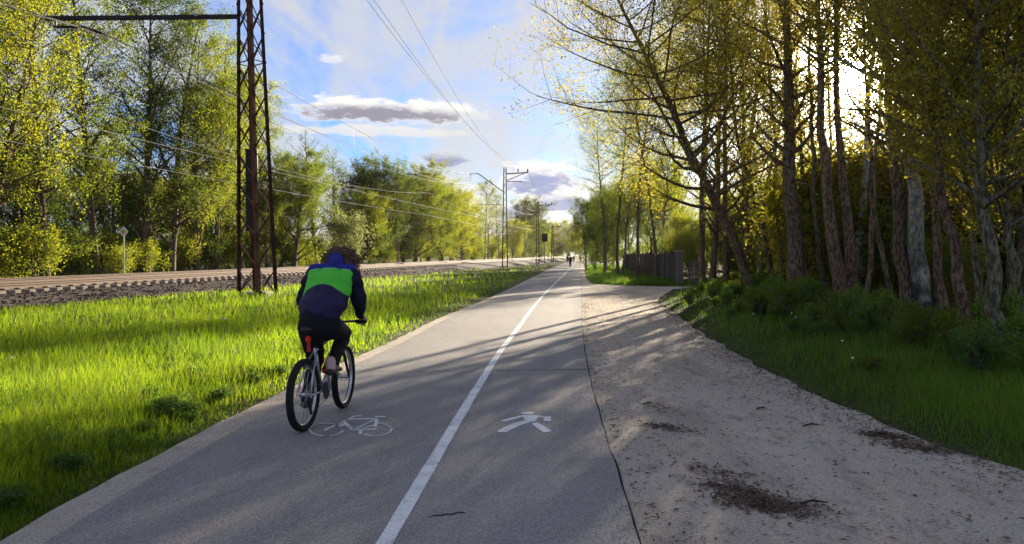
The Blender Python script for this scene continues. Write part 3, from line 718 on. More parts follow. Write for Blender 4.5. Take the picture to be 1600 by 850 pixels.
ns = dict(spread=1.7, third=False, nleaf=7000, leaf=.06, n2=6, twig=.42, n1=24, jitter=.14)
for pts, D, r_, bk, lf, t0_, lb in (
        ([(1352, 500), (1362, 400), (1368, 280), (1376, 140), (1380, -60)], 19, .06, BARK_R, LEAF_G, .80, 'thin straight stem right of the pale birch in the forked cluster'),
        ([(1262, 478), (1256, 380), (1252, 260), (1246, 120), (1240, -60)], 24, .06, BARK, LEAF_G, .40, 'thin dark stem touching the right of the thick dark trunk'),
        ([(1472, 540), (1466, 430), (1456, 310), (1444, 180), (1438, 20), (1430, -120)], 15, .075, BARK_R, LEAF_G, .38, 'reddish stem between the stout birch and the reddish leaning trunk'),
        ([(1398, 520), (1384, 430), (1366, 330), (1356, 240), (1352, 120), (1350, -40)], 18, .05, BARK, LEAF_G, .80, 'thin dark stem left of the stout birch leaning toward the forked cluster'),
        ([(1536, 590), (1530, 480), (1520, 360), (1508, 240), (1500, 100), (1494, -80)], 13, .055, BARK_G, LEAF_G, .36, 'thin mossy stem between the reddish leaning trunk and the curving one'),
        ([(1625, 600), (1620, 480), (1612, 330), (1600, 180), (1592, 0), (1586, -140)], 12, .10, BARK, LEAF_G, .34, 'trunk half cut by the right edge of the photo'),
        ([(1226, 476), (1220, 380), (1210, 270), (1204, 150), (1196, 20), (1190, -100)], 26, .06, BARK, LEAF_G, .34, 'thin stem left of the thick dark trunk'),
        ([(1300, 484), (1296, 390), (1300, 280), (1296, 160), (1290, 20), (1288, -80)], 25, .05, BARK_G, LEAF_G, .80, 'thin stem seen between the mossy trunk and the forked cluster')):
    hero('woodland_tree', pts, D, r_, bk, lf, lb, t0=t0_, **ns)

# trees along and behind the fence, low enough to let the evening sun over them
FENCE = [
 (916, 92, LOW[0], 1.0, LEAF_D, 'dark dense tree at the right edge of the path, farthest along the fence'),
 (930, 76, LOW[1], .95, LEAF_D, 'dark dense tree second along the right edge of the path'),
 (948, 66, LOW[0], .88, LEAF_D, 'dark green tree overhanging the far end of the fence'),
 (972, 60, HIGH[0], .95, LEAF_M, 'green tree behind the middle of the fence'),
 (1000, 55, HIGH[1], .98, LEAF_Y, 'bright yellow green tree behind the near half of the fence'),
 (1030, 52, HIGH[0], 1.0, LEAF_Y, 'glowing yellow tree behind the gate post'),
 (1062, 47, LOW[0], .50, LEAF_Y, 'glowing yellow tree by the side road'),
 (1092, 44, LOW[1], .36, LEAF_Y, 'bright sapling across the side road from the leaning tree'),
]
for px, D, sp_, s_, lf, lb in FENCE: sp_.put(X(px, D), D, R0.uniform(0, 6), s_, lb, leaf=lf)
for i in range(10):
    D = 98 + i * 17; sp_ = LOW[i % 2]
    sp_.put(AR(D) + 3.0 + R0.uniform(0, 2), D, R0.uniform(0, 6), R0.uniform(1.1, 1.3), 'dark tree in the far row right of the walkers', 'tree', 'far dark trees along the right of the path', leaf=LEAF_D)
LAND = [(1120, 'by the side road bush'), (1200, 'behind the leaning tree'), (1260, 'behind the thick dark trunk'), (1310, 'left behind the forked cluster'), (1370, 'right behind the forked cluster'), (1450, 'behind the stout birch'), (1530, 'behind the reddish leaning trunk'), (1600, 'behind the curving grey trunk'), (9999, 'past the right edge of the photo')]
def near_what(px): return next(b for a, b in LAND if px < a)
def far_word(D): return 'close' if D < 22 else 'mid distance' if D < 40 else 'far'
LN = {LEAF_D: 'dark green', LEAF_M: 'green', LEAF_Y: 'yellow green', LEAF_B: 'olive brown', WEED: 'deep green', GRASS_S: 'fresh green', LEAF_P: 'pale', LEAF_G: 'golden olive'}
R1 = random.Random(5)
for px, D, sp_, s_, lf, lb in (
        (1112, 31, SPARSE[0], .85, LEAF_Y, 'sparse yellow green tree behind the crown of the leaning tree'),
        (1168, 33, SPARSE[1], .9, LEAF_B, 'sparse olive tree left behind the thick dark trunk'),
        (1186, 36, HIGH[1], 1.1, LEAF_Y, 'bright broadleaf tree glowing behind the slim trunk near the leaning tree'),
        (1140, 52, LOW[0], .68, LEAF_Y, 'sunlit yellow tree far behind the leaning trunk'),
        (1172, 56, LOW[1], .78, LEAF_Y, 'sunlit yellow tree to the right behind the leaning trunk'),
        (1208, 60, LOW[0], .92, LEAF_Y, 'sunlit yellow tree far behind the thick dark trunk'),
        (1250, 62, LOW[1], 1.25, LEAF_M, 'backlit green tree far behind the slender mossy trunk'),
        (1110, 60, LOW[1], .80, LEAF_Y, 'sunlit yellow tree behind the gate and its bush'),
        (1050, 66, LOW[0], 1.0, LEAF_M, 'green tree deep behind the middle of the board fence'),
        (1015, 74, LOW[1], 1.1, LEAF_D, 'dark tree deep behind the board fence'),
        (985, 84, LOW[0], 1.1, LEAF_D, 'dark tree deep behind the far half of the board fence'),
        (958, 94, LOW[1], 1.1, LEAF_D, 'dark tree deep behind the far end of the board fence'),
        (1065, 88, TALL[2], .46, LEAF_Y, 'yellow tree on the skyline behind the gate post'),
        (1105, 84, TALL[1], .50, LEAF_Y, 'yellow tree on the skyline left behind the leaning trunk'),
        (1150, 90, TALL[0], .50, LEAF_Y, 'yellow tree on the skyline right behind the leaning trunk'),
        (1195, 86, TALL[2], .46, LEAF_M, 'green tree on the skyline left behind the thick dark trunk'),
        (1250, 92, TALL[1], .52, LEAF_Y, 'yellow tree on the skyline behind the slender mossy trunk'),
        (945, 64, AIRY[0], .95, LEAF_M, 'tall high crowned tree rising over the far end of the fence'),
        (966, 57, AIRY[1], 1.05, LEAF_M, 'tall high crowned green tree rising over the middle of the fence'),
        (996, 52, AIRY[0], 1.08, LEAF_G, 'tall high crowned olive tree rising over the near half of the fence'),
        (1026, 50, AIRY[1], 1.08, LEAF_M, 'tall high crowned tree rising left behind the gate post'),
        (1056, 53, AIRY[0], 1.08, LEAF_G, 'tall high crowned olive tree rising right behind the gate post'),
        (1094, 35, CANOPY[0], .98, LEAF_G, 'high crowned olive tree at the corner of the side road'),
        (1098, 31, CANOPY[1], .95, LEAF_M, 'thin high crowned green tree behind the leaning trunk'),
        (1136, 29, CANOPY[0], .98, LEAF_G, 'high crowned olive tree right behind the leaning trunk'),
        (1166, 32, CANOPY[1], 1.05, LEAF_G, 'high crowned olive tree between the leaning trunk and thick dark trunk'),
        (1500, 27, CANOPY[0], .95, LEAF_G, 'high crowned tree behind the reddish leaning trunk'),
        (1575, 22, CANOPY[1], .95, LEAF_G, 'high crowned tree behind the curving grey trunk'),
        (1478, 34, TALL[0], .50, LEAF_B, 'olive brown crowned tree deep behind the stout birch'),
        (1500, 30, TALL[1], .50, LEAF_B, 'olive brown crowned tree deep behind the reddish leaning trunk'),
        (1560, 27, TALL[2], .50, LEAF_M, 'green crowned tree deep behind the curving grey trunk'),
        (1610, 24, TALL[0], .50, LEAF_B, 'olive crowned tree deep at the right edge')):
    sp_.put(X(px, D), D, R0.uniform(0, 6), s_, lb, leaf=lf)
def sunny_cap(x, y): return 3 + .42 * max(0, x - .09 * y)     # how tall trees beyond the side road stand
cnt = 0; used = [(X(p[0], p[1]), p[1]) for p in FENCE]
for tries in range(900):
    if cnt >= 40: break
    D = R1.uniform(9, 95); px = R1.uniform(1080, 1900); x = X(px, D)
    if x < RX(D) + 6.5 or x > 48: continue
    if 17 < D < 75 and abs(x - .4563 * D) < 2.2: continue
    if 36 < D < 46 and x < 26: continue
    if D > 44 and x < 14: continue
    if any((x - a) ** 2 + (D - b) ** 2 < 2.2 ** 2 for a, b in used): continue
    if D < 16 and px < 1620 and R1.random() < .7: continue
    used.append((x, D)); cnt += 1
    sp_ = POLE[cnt % 4]; s_ = R1.uniform(.8, 1.1)
    if D > 24: s_ = min(s_, (5.5 + .12 * (D - 24)) / 16.5)
    if D > 44: s_ = min(s_, (3.5 + .40 * (x - 9)) / 16.5); 
    if s_ < .35: continue
    dark = R1.random()
    lf = R1.choice([LEAF_G, LEAF_G, LEAF_M, LEAF_Y])
    sp_.put(x, D, R1.uniform(0, 6.28), s_, f'{far_word(D)} {LN[lf]} tree in the shade {near_what(px)}', 'tree', 'trees deep in the right wood', leaf=lf, bark=R1.choice([BARK, BARK, BARK_R, BARK_G]))
# understorey bushes inside the wood
cnt = 0
for tries in range(900):
    if cnt >= 120: break
    D = R1.uniform(9, 60); px = R1.uniform(1060, 1680); x = X(px, D)
    if x < RX(D) + 5.2 + (2.5 if D < 18 else 0) or x > 36: continue
    if D > 44 and x < 11: continue
    if 36.5 < D < 43 and x < 25: continue
    if D < 13 and R1.random() < .6: continue
    if px < 1440 and D > 27 and R1.random() < .6: continue
    cnt += 1; lf = R1.choice([LEAF_M, LEAF_Y, LEAF_Y, LEAF_G]) if px < 1400 else R1.choice([LEAF_G, LEAF_B, LEAF_M])
    SHRUB[cnt % 3].put(x, D, R1.uniform(0, 6), R1.uniform(1.0, 1.6) if 22 < D < 30 else R1.uniform(.4, .7) if D <= 22 else R1.uniform(.7, 1.2), f'{far_word(D)} {LN[lf]} bush among the trunks {near_what(px)}', 'bush', 'understorey bushes of the right wood', leaf=lf)
for i in range(30):                                   # sunlit thicket beyond the side road
    D = R1.uniform(46, 66); px = R1.uniform(1075, 1420); x = X(px, D); lf = R1.choice([LEAF_Y, LEAF_Y, LEAF_M])
    if x < 16: continue
    SHRUB[i % 3].put(x, D, R1.uniform(0, 6), R1.uniform(1.2, 1.8), f'sunlit {LN[lf]} thicket far {near_what(px)}', 'bush', 'sunlit thickets beyond the side road', leaf=lf)
for i in range(16):
    D = R1.uniform(80, 118); px = 975 + i * 36 + R1.uniform(-12, 12); lf = R1.choice([LEAF_Y, LEAF_M, LEAF_B])
    TALL[i % 3].put(X(px, D), D, R1.uniform(0, 6), R1.uniform(.42, .52), f'{LN[lf]} tree on the far skyline of the right wood, {near_what(px)}', 'tree', 'skyline trees of the right wood', leaf=lf)
for i, px in enumerate((1282, 1312, 1345, 1378, 1412, 1448)):
    D = 24.5 + (i % 3) * 1.4; SHRUB[i % 3].put(X(px, D), D, i * 1.3, 1.6, f'tall backlit bush {near_what(px)}, thick with leaves', 'bush', 'tall backlit bushes behind the front trunks', leaf=(LEAF_Y, LEAF_G)[i % 2])
# leafy plants along the bank in front of the wood, and weeds in the left grass
cnt = 0
for tries in range(900):
    if cnt >= 150: break
    D = R1.uniform(7.5, 33); x = RX(D) + R1.triangular(.5, 4.6, 3.4)
    if D > 30 and x < 8: continue
    cnt += 1
    lf = R1.choice([WEED, GRASS_S, LEAF_M]); q_ = 800 + F * x / D
    PLANT[cnt % 3].put(x, D, R1.uniform(0, 6), (q2 := R1.uniform(.4, .85), q2, q2 * R1.uniform(.7, 1.5)), f'{LN[lf]} leafy plant on the bank, {near_what(q_).replace("behind", "before")}', 'plant', 'plants on the right bank', leaf=lf, sink=.03)
cnt = 0
for tries in range(600):
    if cnt >= 60: break
    D = R1.uniform(4.6, 11); x = VL(D) - .3 - abs(R1.gauss(0, .8))
    if x < -8: continue
    cnt += 1
    PLANT[cnt % 3].put(x, D, R1.uniform(0, 6), (q_ := R1.uniform(.3, .55), q_, q_ * R1.uniform(.35, .65)), 'dark broad leaved weed in the grass left of the cyclist', 'plant', 'weeds in the left grass', leaf=WEED, sink=.03)

# ---- distant wood closing the horizon
def mass(name, n, xr, yr, h, size, m, seed, label):
    r = np.random.default_rng(seed); x = r.uniform(*xr, n); y = r.uniform(*yr, n)
    top = h * (.7 + .3 * np.sin(x * .09 + 1) * np.sin(x * .031)); z = top * r.uniform(0, 1, n) ** .8
    o = link(name, leaf_mesh(name, np.stack([x, y, z], -1), size, r, 0, .9), m); return tag(o, label, 'trees', None, 'stuff')
mass('distant_wood', 22000, (-330, 30), (385, 430), 15, 1.3, LEAF_M, 3, 'far off green wood closing the horizon beyond the railway')
mass('distant_wood', 17000, (32, 260), (130, 330), 11, 1.0, LEAF_D, 4, 'far off dark wood behind the right hand trees')

mass('distant_wood', 9000, (-330, -130), (20, 385), 14, 1.5, LEAF_M, 9, 'far off green wood beyond the railway far to the left')

# ---- grass
def blades(name, P, h, w, m, seed, lean=.35):
    r = np.random.default_rng(seed); n = len(P); a = r.uniform(0, 2 * PI, n); b = r.uniform(0, 2 * PI, n)
    e = np.stack([np.cos(a), np.sin(a), 0 * a], -1) * (w * .5)[:, None]
    d = np.stack([np.cos(b), np.sin(b), 0 * b], -1) * (h * lean * r.uniform(.2, 1.6, n))[:, None]
    up = np.array([0, 0, 1.]) * h[:, None]
    v = np.stack([P - e, P + e, P + d * .35 + up * .6 + e * .75, P + d * .35 + up * .6 - e * .75, P + d + up + e * .12, P + d + up - e * .12], 1)
    i = np.arange(n)[:, None] * 6
    f = np.concatenate([i + np.array([0, 1, 2, 3]), i + np.array([3, 2, 4, 5])], 0)
    return link(name, np_mesh(name, v.reshape(-1, 3), f), m)
rg = np.random.default_rng(77)
def scatter(n, y0, y1, u0, u1, p):
    """denser near the viewpoint"""
    q = rg.uniform(0, 1, n); y = (y0 ** -p + q * (y1 ** -p - y0 ** -p)) ** (-1 / p)
    return rg.uniform(u0, u1, n) * y, y
def put_grass(name, x, y, ok, hmin, hmax, m, label, seed, wmin=.0055):
    x, y = x[ok], y[ok]; n = len(x)
    patch = .65 + .5 * (smooth_noise(x, y, .9, 5.) * .5 + .5)
    h = rg.uniform(hmin, hmax, n) * patch; w = np.maximum(wmin, .0008 * y) * rg.uniform(.7, 1.4, n)
    edge = np.clip(np.minimum(np.abs(VL(y) - x), np.abs(x - RX(y))) / .9, .25, 1); h *= edge * np.clip((np.abs(rs(x, y) + 3) - 5.7) / 2.2 + .3, .3, 1)
    P = np.stack([x, y, gz(x, y) - .01], -1)
    return tag(blades(name, P, h, w, m, seed), label, 'grass', None, 'stuff')
x, y = scatter(235000, 3.6, 130, -.85, .12, 1.15)
ok = (x < VL(y) + .06 - .30 * rg.uniform(0, 1, len(x)) ** .7 + .05 * np.sin(y * 3.1) * np.sin(y * 7.3)) & (rs(x, y) > 2.25)
put_grass('meadow_grass', x, y, ok, .16, .36, GRASS_L, 'tall bright grass between the path and the railway', 1)
x, y = scatter(26000, 3.6, 70, -.75, .10, 1.2)
ok = (x < VL(y) + .03) & (x > VL(y) - .5 - .02 * y)
put_grass('dry_grass', x, y, ok, .05, .12, DRYG, 'short dry grass fringing the sandy verge', 2, .006)
x, y = scatter(85000, 4.5, 40, .08, .95, 1.1)
ok = (x > RX(y) - .16 + .34 * rg.uniform(0, 1, len(x)) ** .6 + .12 * np.sin(y * 4.3) * np.sin(y * 9.1)) & (x < RX(y) + 4.5 + .1 * y)
put_grass('bank_grass', x, y, ok, .12, .32, GRASS_S, 'dark green grass on the bank right of the gravel', 3)
x, y = scatter(34000, 40, 125, .08, .26, .8)
ok = (x > RX(y) + .05) & (x < AR(y) + 6)
put_grass('fence_grass', x, y, ok, .15, .40, GRASS_S, 'green grass in front of the board fence', 4)
x, y = scatter(12000, 24, 120, -.85, .05, 1.0)
ok = (rs(x, y) < -8.6) & (rs(x, y) > -18)
put_grass('trackside_grass', x, y, ok, .25, .6, GRASS_L, 'tall grass along the far side of the railway', 5)
FLUFF = simple('dandelion_fluff', (.7, .7, .66), .9)
b = MB()
for i in range(9):
    D = R1.uniform(8, 16); xx = VL(D) - R1.uniform(.4, 4.5); b.sphere((xx, D, float(gz(xx, D)) + R1.uniform(.22, .34)), .016, 6, 4)
for i in range(6):
    D = R1.uniform(8, 20); xx = RX(D) + R1.uniform(.5, 2); b.sphere((xx, D, float(gz(xx, D)) + R1.uniform(.22, .34)), .016, 6, 4)
tag(b.done('dandelion_clock', FLUFF), 'white dandelion clocks dotted through the grass', 'flowers', None, 'stuff')

# ---- litter on the gravel
def flakes(name, P, L, w, m, seed, label):
    r = np.random.default_rng(seed); n = len(P); a = r.uniform(0, 2 * PI, n)
    d = np.stack([np.cos(a), np.sin(a), r.uniform(-.1, .25, n)], -1) * L[:, None]; e = np.stack([-np.sin(a), np.cos(a), r.uniform(-.3, .3, n)], -1) * w[:, None]
    up = np.array([0, 0, .5]) * w[:, None]
    v = np.stack([P, P + d * .5 + e + up, P + d, P + d * .5 - e + up], 1); f = np.arange(n * 4).reshape(n, 4)
    o = link(name, np_mesh(name, v.reshape(-1, 3), f), m); return tag(o, label, 'litter', None, 'stuff')
pts = []
def pile(px, py, sx, sy, n):
    c = G(px, py); q = rg.normal(size=(n, 2)); k = c.y / F
    pts.append(np.stack([c.x + q[:, 0] * sx * k, c.y + (q[:, 1] * sy + q[:, 0] * -sy * .6) * k * c.y / 1.65, np.full(n, .006)], -1))
pile(1195, 788, 38, 9, 700); pile(1150, 764, 26, 6, 260); pile(1385, 681, 18, 4, 350); pile(1040, 668, 20, 4, 200); pile(1440, 700, 30, 6, 400); pile(1120, 740, 30, 8, 150); pile(1030, 640, 14, 5, 60)
yy = rg.uniform(4.2, 30, 2600); xx = AR(yy) + (RX(yy) - AR(yy)) * rg.uniform(0.02, 1, 2600); pts.append(np.stack([xx, yy, 0 * yy + .008], -1))
yy = rg.uniform(4.2, 26, 3600); xx = RX(yy) - np.abs(rg.normal(size=3600)) * .32 + .1; pts.append(np.stack([xx, yy, 0 * yy + .01], -1))
yy = rg.uniform(3.8, 26, 500); xx = AR(yy) + np.abs(rg.normal(size=500)) * .12 + .03; pts.append(np.stack([xx, yy, 0 * yy + .01], -1))
P = np.concatenate(pts); n = len(P)
flakes('leaf_litter', P, rg.uniform(.02, .075, n), rg.uniform(.004, .012, n), LITTER, 3, 'dark dead leaves and needles strewn over the gravel')
n = 5200; yy = 3.8 + 24 * rg.uniform(0, 1, n) ** 1.6; xx = AR(yy) + .03 + (RX(yy) - AR(yy)) * rg.uniform(0, 1, n)
n2 = 2600; y2 = 3.8 + 24 * rg.uniform(0, 1, n2) ** 1.4; side = rg.uniform(0, 1, n2) < .6
x2 = np.where(side, AR(y2) - np.abs(rg.normal(size=n2)) * .16, AL(y2) + np.abs(rg.normal(size=n2)) * .16)
tag(stones('path_grit', np.stack([x2, y2, 0 * y2 + .030], -1), rg.uniform(.003, .009, n2), STONE, 18), 'grit drifted onto both edges of the asphalt', 'gravel', None, 'stuff')
tag(stones('gravel_stone', np.stack([xx, yy, 0 * yy + .004], -1), rg.uniform(.004, .013, n), STONE, 8), 'small loose stones on the gravel', 'gravel', None, 'stuff')
for px, py, dx, lb in ((1378, 681, 34, 'longest dark stick near the grass edge of the gravel'), (1272, 788, 44, 'thin dark stick on the gravel near the bottom'), (1268, 666, 26, 'short stick in the middle of the gravel'), (1190, 640, 16, 'small broken twig on the gravel beyond the others'), (1012, 632, 14, 'small twig on the gravel close to the asphalt edge')):
    a = G(px - dx / 2, py + 1); c = G(px + dx / 2, py - 1); m_ = (a + c) / 2
    tag(MB().tube([a + Vector((0, 0, .012)), m_ + Vector((.0, .02, .020)), c + Vector((0, 0, .010))], [.007, .009, .004], 5).tube([m_ + Vector((0, .02, .018)), m_ + Vector((.06, .10, .022))], [.005, .002], 4).done('stick', STICK), lb, 'stick')

# ------------------------------------------------------------------ masts, wires, fence, signs
def lattice(name, legs0, legs1, z1, npan, lw, bw, label, individual=True, mat_=RUST, dark=DKSTEEL):
    """four legged lattice mast: legs0/legs1 = leg positions at foot and top"""
    c = sum((Vector(p) for p in legs0), Vector()) / 4
    root = empty(name, c); tag(root, label, 'railway mast'); L0 = [Vector(p) - c for p in legs0]; L1 = [Vector(p) - c for p in legs1]
    for i, (p, q) in enumerate(zip(L0, L1)):
        d = q - p; r = (p + L0[(i + 2) % 4]) / 2; inw = (r - p); inw.z = 0; inw.normalize()
        b = MB(); n_ = inw.cross(Vector((0, 0, 1)))
        for e in ((inw + n_).normalized(), (inw - n_).normalized()):   # angle iron
            o_ = e.cross(Vector((0, 0, 1))) * .004
            b.bm.faces.new([b.bm.verts.new(v) for v in (p, p + e * lw, q + e * lw * .8, q)])
        g = bmesh.ops.solidify(b.bm, geom=b.bm.faces[:], thickness=.014)
        b.done('leg', mat_, root)
    jm = None; J = MB()
    for k in range(npan):
        t0, t1 = k / npan, (k + 1) / npan
        for i in range(4):
            a0, b0 = L0[i].lerp(L1[i], t0), L0[(i + 1) % 4].lerp(L1[(i + 1) % 4], t0); a1, b1 = L0[i].lerp(L1[i], t1), L0[(i + 1) % 4].lerp(L1[(i + 1) % 4], t1)
            off = ((a0 + b0) / 2).normalized() * .012; off.z = 0
            for p, q, s_ in ((a0, b1, 1), (b0, a1, -1)):
                if individual: MB().bar(p + off * s_, q + off * s_, bw, .010).done('brace', mat_, root)
                else: J.bar(p + off * s_, q + off * s_, bw, .02)
            if k in (npan // 3, 2 * npan // 3):
                if individual: MB().bar(a0 - off * 2, b0 - off * 2, bw * 1.4, .012).done('horizontal_tie', mat_, root)
                else: J.bar(a0 - off * 2, b0 - off * 2, bw * 1.3, .02)
    if not individual: J.done('bracing', mat_, root)
    else: J.bm.free()
    MB().box((0, 0, .05 - c.z + c.z), (1.0 if individual else .8, .9 if individual else .8, .3)).done('foundation', CONCRETE, root)
    return root, L0, L1
HN = 14.2
f0 = [(-10.07, 29.3, 0), (-11.25, 30.2, 0), (-10.75, 31.0, 0), (-9.5, 30.0, 0)]
cx0 = Vector((-10.39, 30.1, 0)); f1 = [tuple(cx0 + (Vector(p) - cx0) * .55 + Vector((-.26, 0, HN))) for p in f0]
near, L0, L1 = lattice('lattice_mast', f0, f1, HN, 12, .17, .065, 'rusty near lattice mast standing in the grass beyond the cyclist')
nb = near.location
def rel(p): return Vector(p) - nb
MB().box(rel((-10.62, 30.25, 4.3)), (.40, .30, 3.3)).box(rel((-10.62, 30.25, 5.97)), (.46, .36, .05)).done('cable_trunk', DKSTEEL, near)
ap = [at(88, 42, 29.6), at(128, 42, 29.7), at(160, 52, 29.8), at(372, 150, 30.1)]
MB().tube([rel(p) for p in ap[:3]], .055, 8).done('bracket_arm', DKSTEEL, near, True); MB().tube([rel(p) for p in ap[2:]], .024, 6).done('sunlit_arm', WIRE, near, True)  # inner length of the arm, thinner, its sunlit look put into a paler colour
tb = [at(72, 29, 29.6), at(372, 26, 30.1)]
MB().bar(rel(tb[0]), rel(tb[1]), .14, .16).done('cross_beam', DKSTEEL, near)
MB().bar(rel(at(87, 30, 29.6)), rel(at(87, 43, 29.6)), .07).done('drop_link', DKSTEEL, near)
b = MB(); p0 = rel(at(306, 24, 29.9))
for i in range(4): b.tube([p0 + Vector((0, 0, -.02 + i * .07)), p0 + Vector((0, 0, .015 + i * .07))], .07, 8)
b.done('insulator', INSUL, near)
MB().bar(rel((-10.4, 30.1, 13.4)), rel((-6.6, 30.1, 13.5)), .09).bar(rel((-10.2, 30.1, 12.4)), rel((-7.6, 30.1, 13.35)), .07).done('side_arm', DKSTEEL, near)

def far_mast(D, px, top, w, label, z0=0.0, left=True):
    x = X(px, D); z1 = CAMZ + (400 - top) / F * D
    a = [(x - w, D - w, z0), (x - w, D + w, z0), (x + w, D + w, z0), (x + w, D - w, z0)]; b_ = [(x - w * .45, D - w * .45, z1), (x - w * .45, D + w * .45, z1), (x + w * .45, D + w * .45, z1), (x + w * .45, D - w * .45, z1)]
    r, _, _ = lattice('lattice_mast', a, b_, z1, 14, .12, .07, label, False, DKSTEEL)
    o = r.location; h = z1 - z0; e = Vector((0, 0, 0))
    k = h / 14.5
    MB().tube([e + Vector((-5.1 * k, 0, h * .935)), e + Vector((-3.9 * k, 0, h * .94)), e + Vector((-.1, 0, h * .75))], .075, 6).done('bracket_arm', DKSTEEL, r)
    MB().bar((-5.0 * k, 0, h * .93), (-5.0 * k, 0, h * .86), .05).done('drop_link', DKSTEEL, r)
    MB().bar((-4.0 * k, 0, h * .63), (-.1, 0, h * .63), .05).done('registration_arm', DKSTEEL, r)
    MB().bar((.1, 0, h * .935), (3.4 * k, 0, h * .95), .16).bar((.1, 0, h * .86), (2.6 * k, 0, h * .86), .10).bar((.3, 0, h * .87), (2.8 * k, 0, h * .94), .09).done('side_arm', DKSTEEL, r)
    for q in (1.9, 3.3): MB().tube([(q * k, 0, h * .955), (q * k, 0, h * .985)], .11, 6).done('insulator', DKSTEEL, r)
    return r
far_mast(108, 789, 262, .42, 'second lattice mast with arms on both sides far along the railway')
far_mast(148, 840, 315, .36, 'third lattice mast beside the railway signal', .2)
far_mast(178, 863, 351, .30, 'fourth smallest lattice mast right of the railway signal', .2)
def pole(px, D, top, label, arm=None):
    x = X(px, D); z = CAMZ + (400 - top) / F * D; z0 = float(gz(x, D))
    r = empty('concrete_pole', (x, D, z0)); tag(r, label, 'pole')
    MB().tube([(0, 0, -.2), (0, 0, z - z0)], [.17, .11], 8).done('shaft', CONCRETE, r)
    if arm: MB().bar((.05, 0, z - z0 - .9), (arm, 0, z - z0 - .9), .09).bar((.05, 0, z - z0 - 3.2), (arm * .8, 0, z - z0 - .95), .07).done('bracket_arm', DKSTEEL, r)
    return r
pole(622, 98, 262, 'pale concrete pole in front of the large dark round tree', 4.4)
pole(763, 160, 350, 'concrete pole left of the second lattice mast', 3); pole(779, 172, 362, 'thin concrete pole close left of the second lattice mast', 3); pole(820, 196, 350, 'concrete pole between second and third lattice masts', 3)
# railway signal
D = 160; x = X(851, D); r = empty('railway_signal', (x, D, .0)); tag(r, 'black railway signal head on a thin post between the far masts', 'signal')
MB().tube([(0, 0, 0), (0, 0, 4.6)], .09, 8).done('post', CONCRETE, r)
hb = MB().box((0, 0, 5.6), (1.25, .25, 1.7)); bmesh.ops.bevel(hb.bm, geom=hb.bm.edges[:], offset=.12, segments=2, affect='EDGES'); hb.done('backboard', DKSTEEL, r)
for q in (5.2, 5.6, 6.0): MB().tube([(0, .12, q), (0, .3, q)], .12, 10).done('lamp_hood', DKSTEEL, r)
# diamond sign
D = 44.6; x = X(194, D); zg = float(gz(x, D)); r = empty('diamond_sign', (x, D, zg)); tag(r, 'white and amber diamond sign on a slim white post behind the rails', 'sign')
zt = CAMZ + (400 - 362) / F * D - zg
MB().tube([(0, 0, -.2), (0, 0, zt + .1)], .035, 8).done('post', WHITEM, r)
Rd = Matrix.Rotation(PI / 4, 3, 'Y')
MB().box((0, -.05, zt), (.42, .02, .42), Rd).done('plate', WHITEM, r); MB().box((0, -.065, zt), (.25, .012, .25), Rd).done('centre_panel', YELLOWM, r)

def wire(pts, sag, label, grp=None, r=.014, drop=None):
    b = MB()
    P = []
    for (a, c), s in zip(zip(pts, pts[1:]), sag if isinstance(sag, (list, tuple)) else [sag] * 9):
        a, c = Vector(a), Vector(c)
        for i in range(16 if c is not pts[-1] else 17):
            t = i / 16; p = a.lerp(c, t); p.z -= s * 4 * t * (1 - t); P.append(p)
    P.append(Vector(pts[-1]))
    b.tube(P, r, 4, False)
    o = b.done('overhead_wire', WIRE); tag(o, label, 'wire', grp)
    if drop:
        for y in drop:
            q = min(P, key=lambda v: abs(v.y - y)); MB().bar(q, q - Vector((0, 0, 1.2)), .007).done('dropper', WIRE, o)
    return o
def cat(s, y, z): return Vector((rx(s, y), y, z))
e0 = at(128, 43, 29.7); e1 = at(745, 271, 108)
wire([cat(-1, -50, 10.0), e0, e1, cat(-1, 178, 12.5)], [1.6, 1.5, 1.0], 'upper catenary wire slung from the bent bracket arm of the near mast', None, .016)
wire([cat(-1, -50, 9.6), at(150, 50, 29.8), at(735, 285, 108), cat(-1, 178, 11.6)], [1.8, 1.9, 1.2], 'second catenary wire just under the upper one', None, .013)
wire([cat(-.76, -50, 6.7), cat(-.76, 30, 6.9), cat(-.76, 108, 7.4), cat(-.76, 178, 7.8)], .15, 'contact wire low over the near track', None, .012)
wire([cat(-4.86, -50, 9.2), cat(-4.86, 30, 9.2), cat(-4.86, 98, 10.0), cat(-4.86, 178, 10.5)], 1.4, 'catenary wire over the far track', None, .014)
wire([cat(-4.86, -50, 6.4), cat(-4.86, 30, 6.5), cat(-4.86, 98, 7.0), cat(-4.86, 178, 7.5)], .15, 'contact wire low over the far track', None, .012)
wire([at(403, 116, 30.1), at(733, 271, 108)], .9, 'dark wire running right from the near mast past a dropper', None, .016, drop=(42.8,))
wire([at(405, 165, 30.1), at(735, 288, 108)], .8, 'lower dark wire running right from the near mast', None, .014)
wire([(-8.0, -40, 13.6), (-7.0, 30.1, 13.5), (X(823, 108), 108, 14.2), (X(851, 148), 148, 12.3)], [1.7, 1.7, .6], 'left wire of the high pair crossing the open sky', None, .013)
wire([(-7.7, -40, 13.65), (-6.7, 30.1, 13.6), (X(812, 108), 108, 14.4), (X(848, 148), 148, 12.4)], [1.7, 1.6, .6], 'right wire of the high pair crossing the open sky', None, .013)
wire([(-6.6, -40, 14.4), (-5.6, 30.1, 14.1), (X(800, 108), 108, 14.7), (X(843, 148), 148, 12.5)], [1.6, 1.5, .6], 'single high wire right of the pair in the open sky', None, .012)

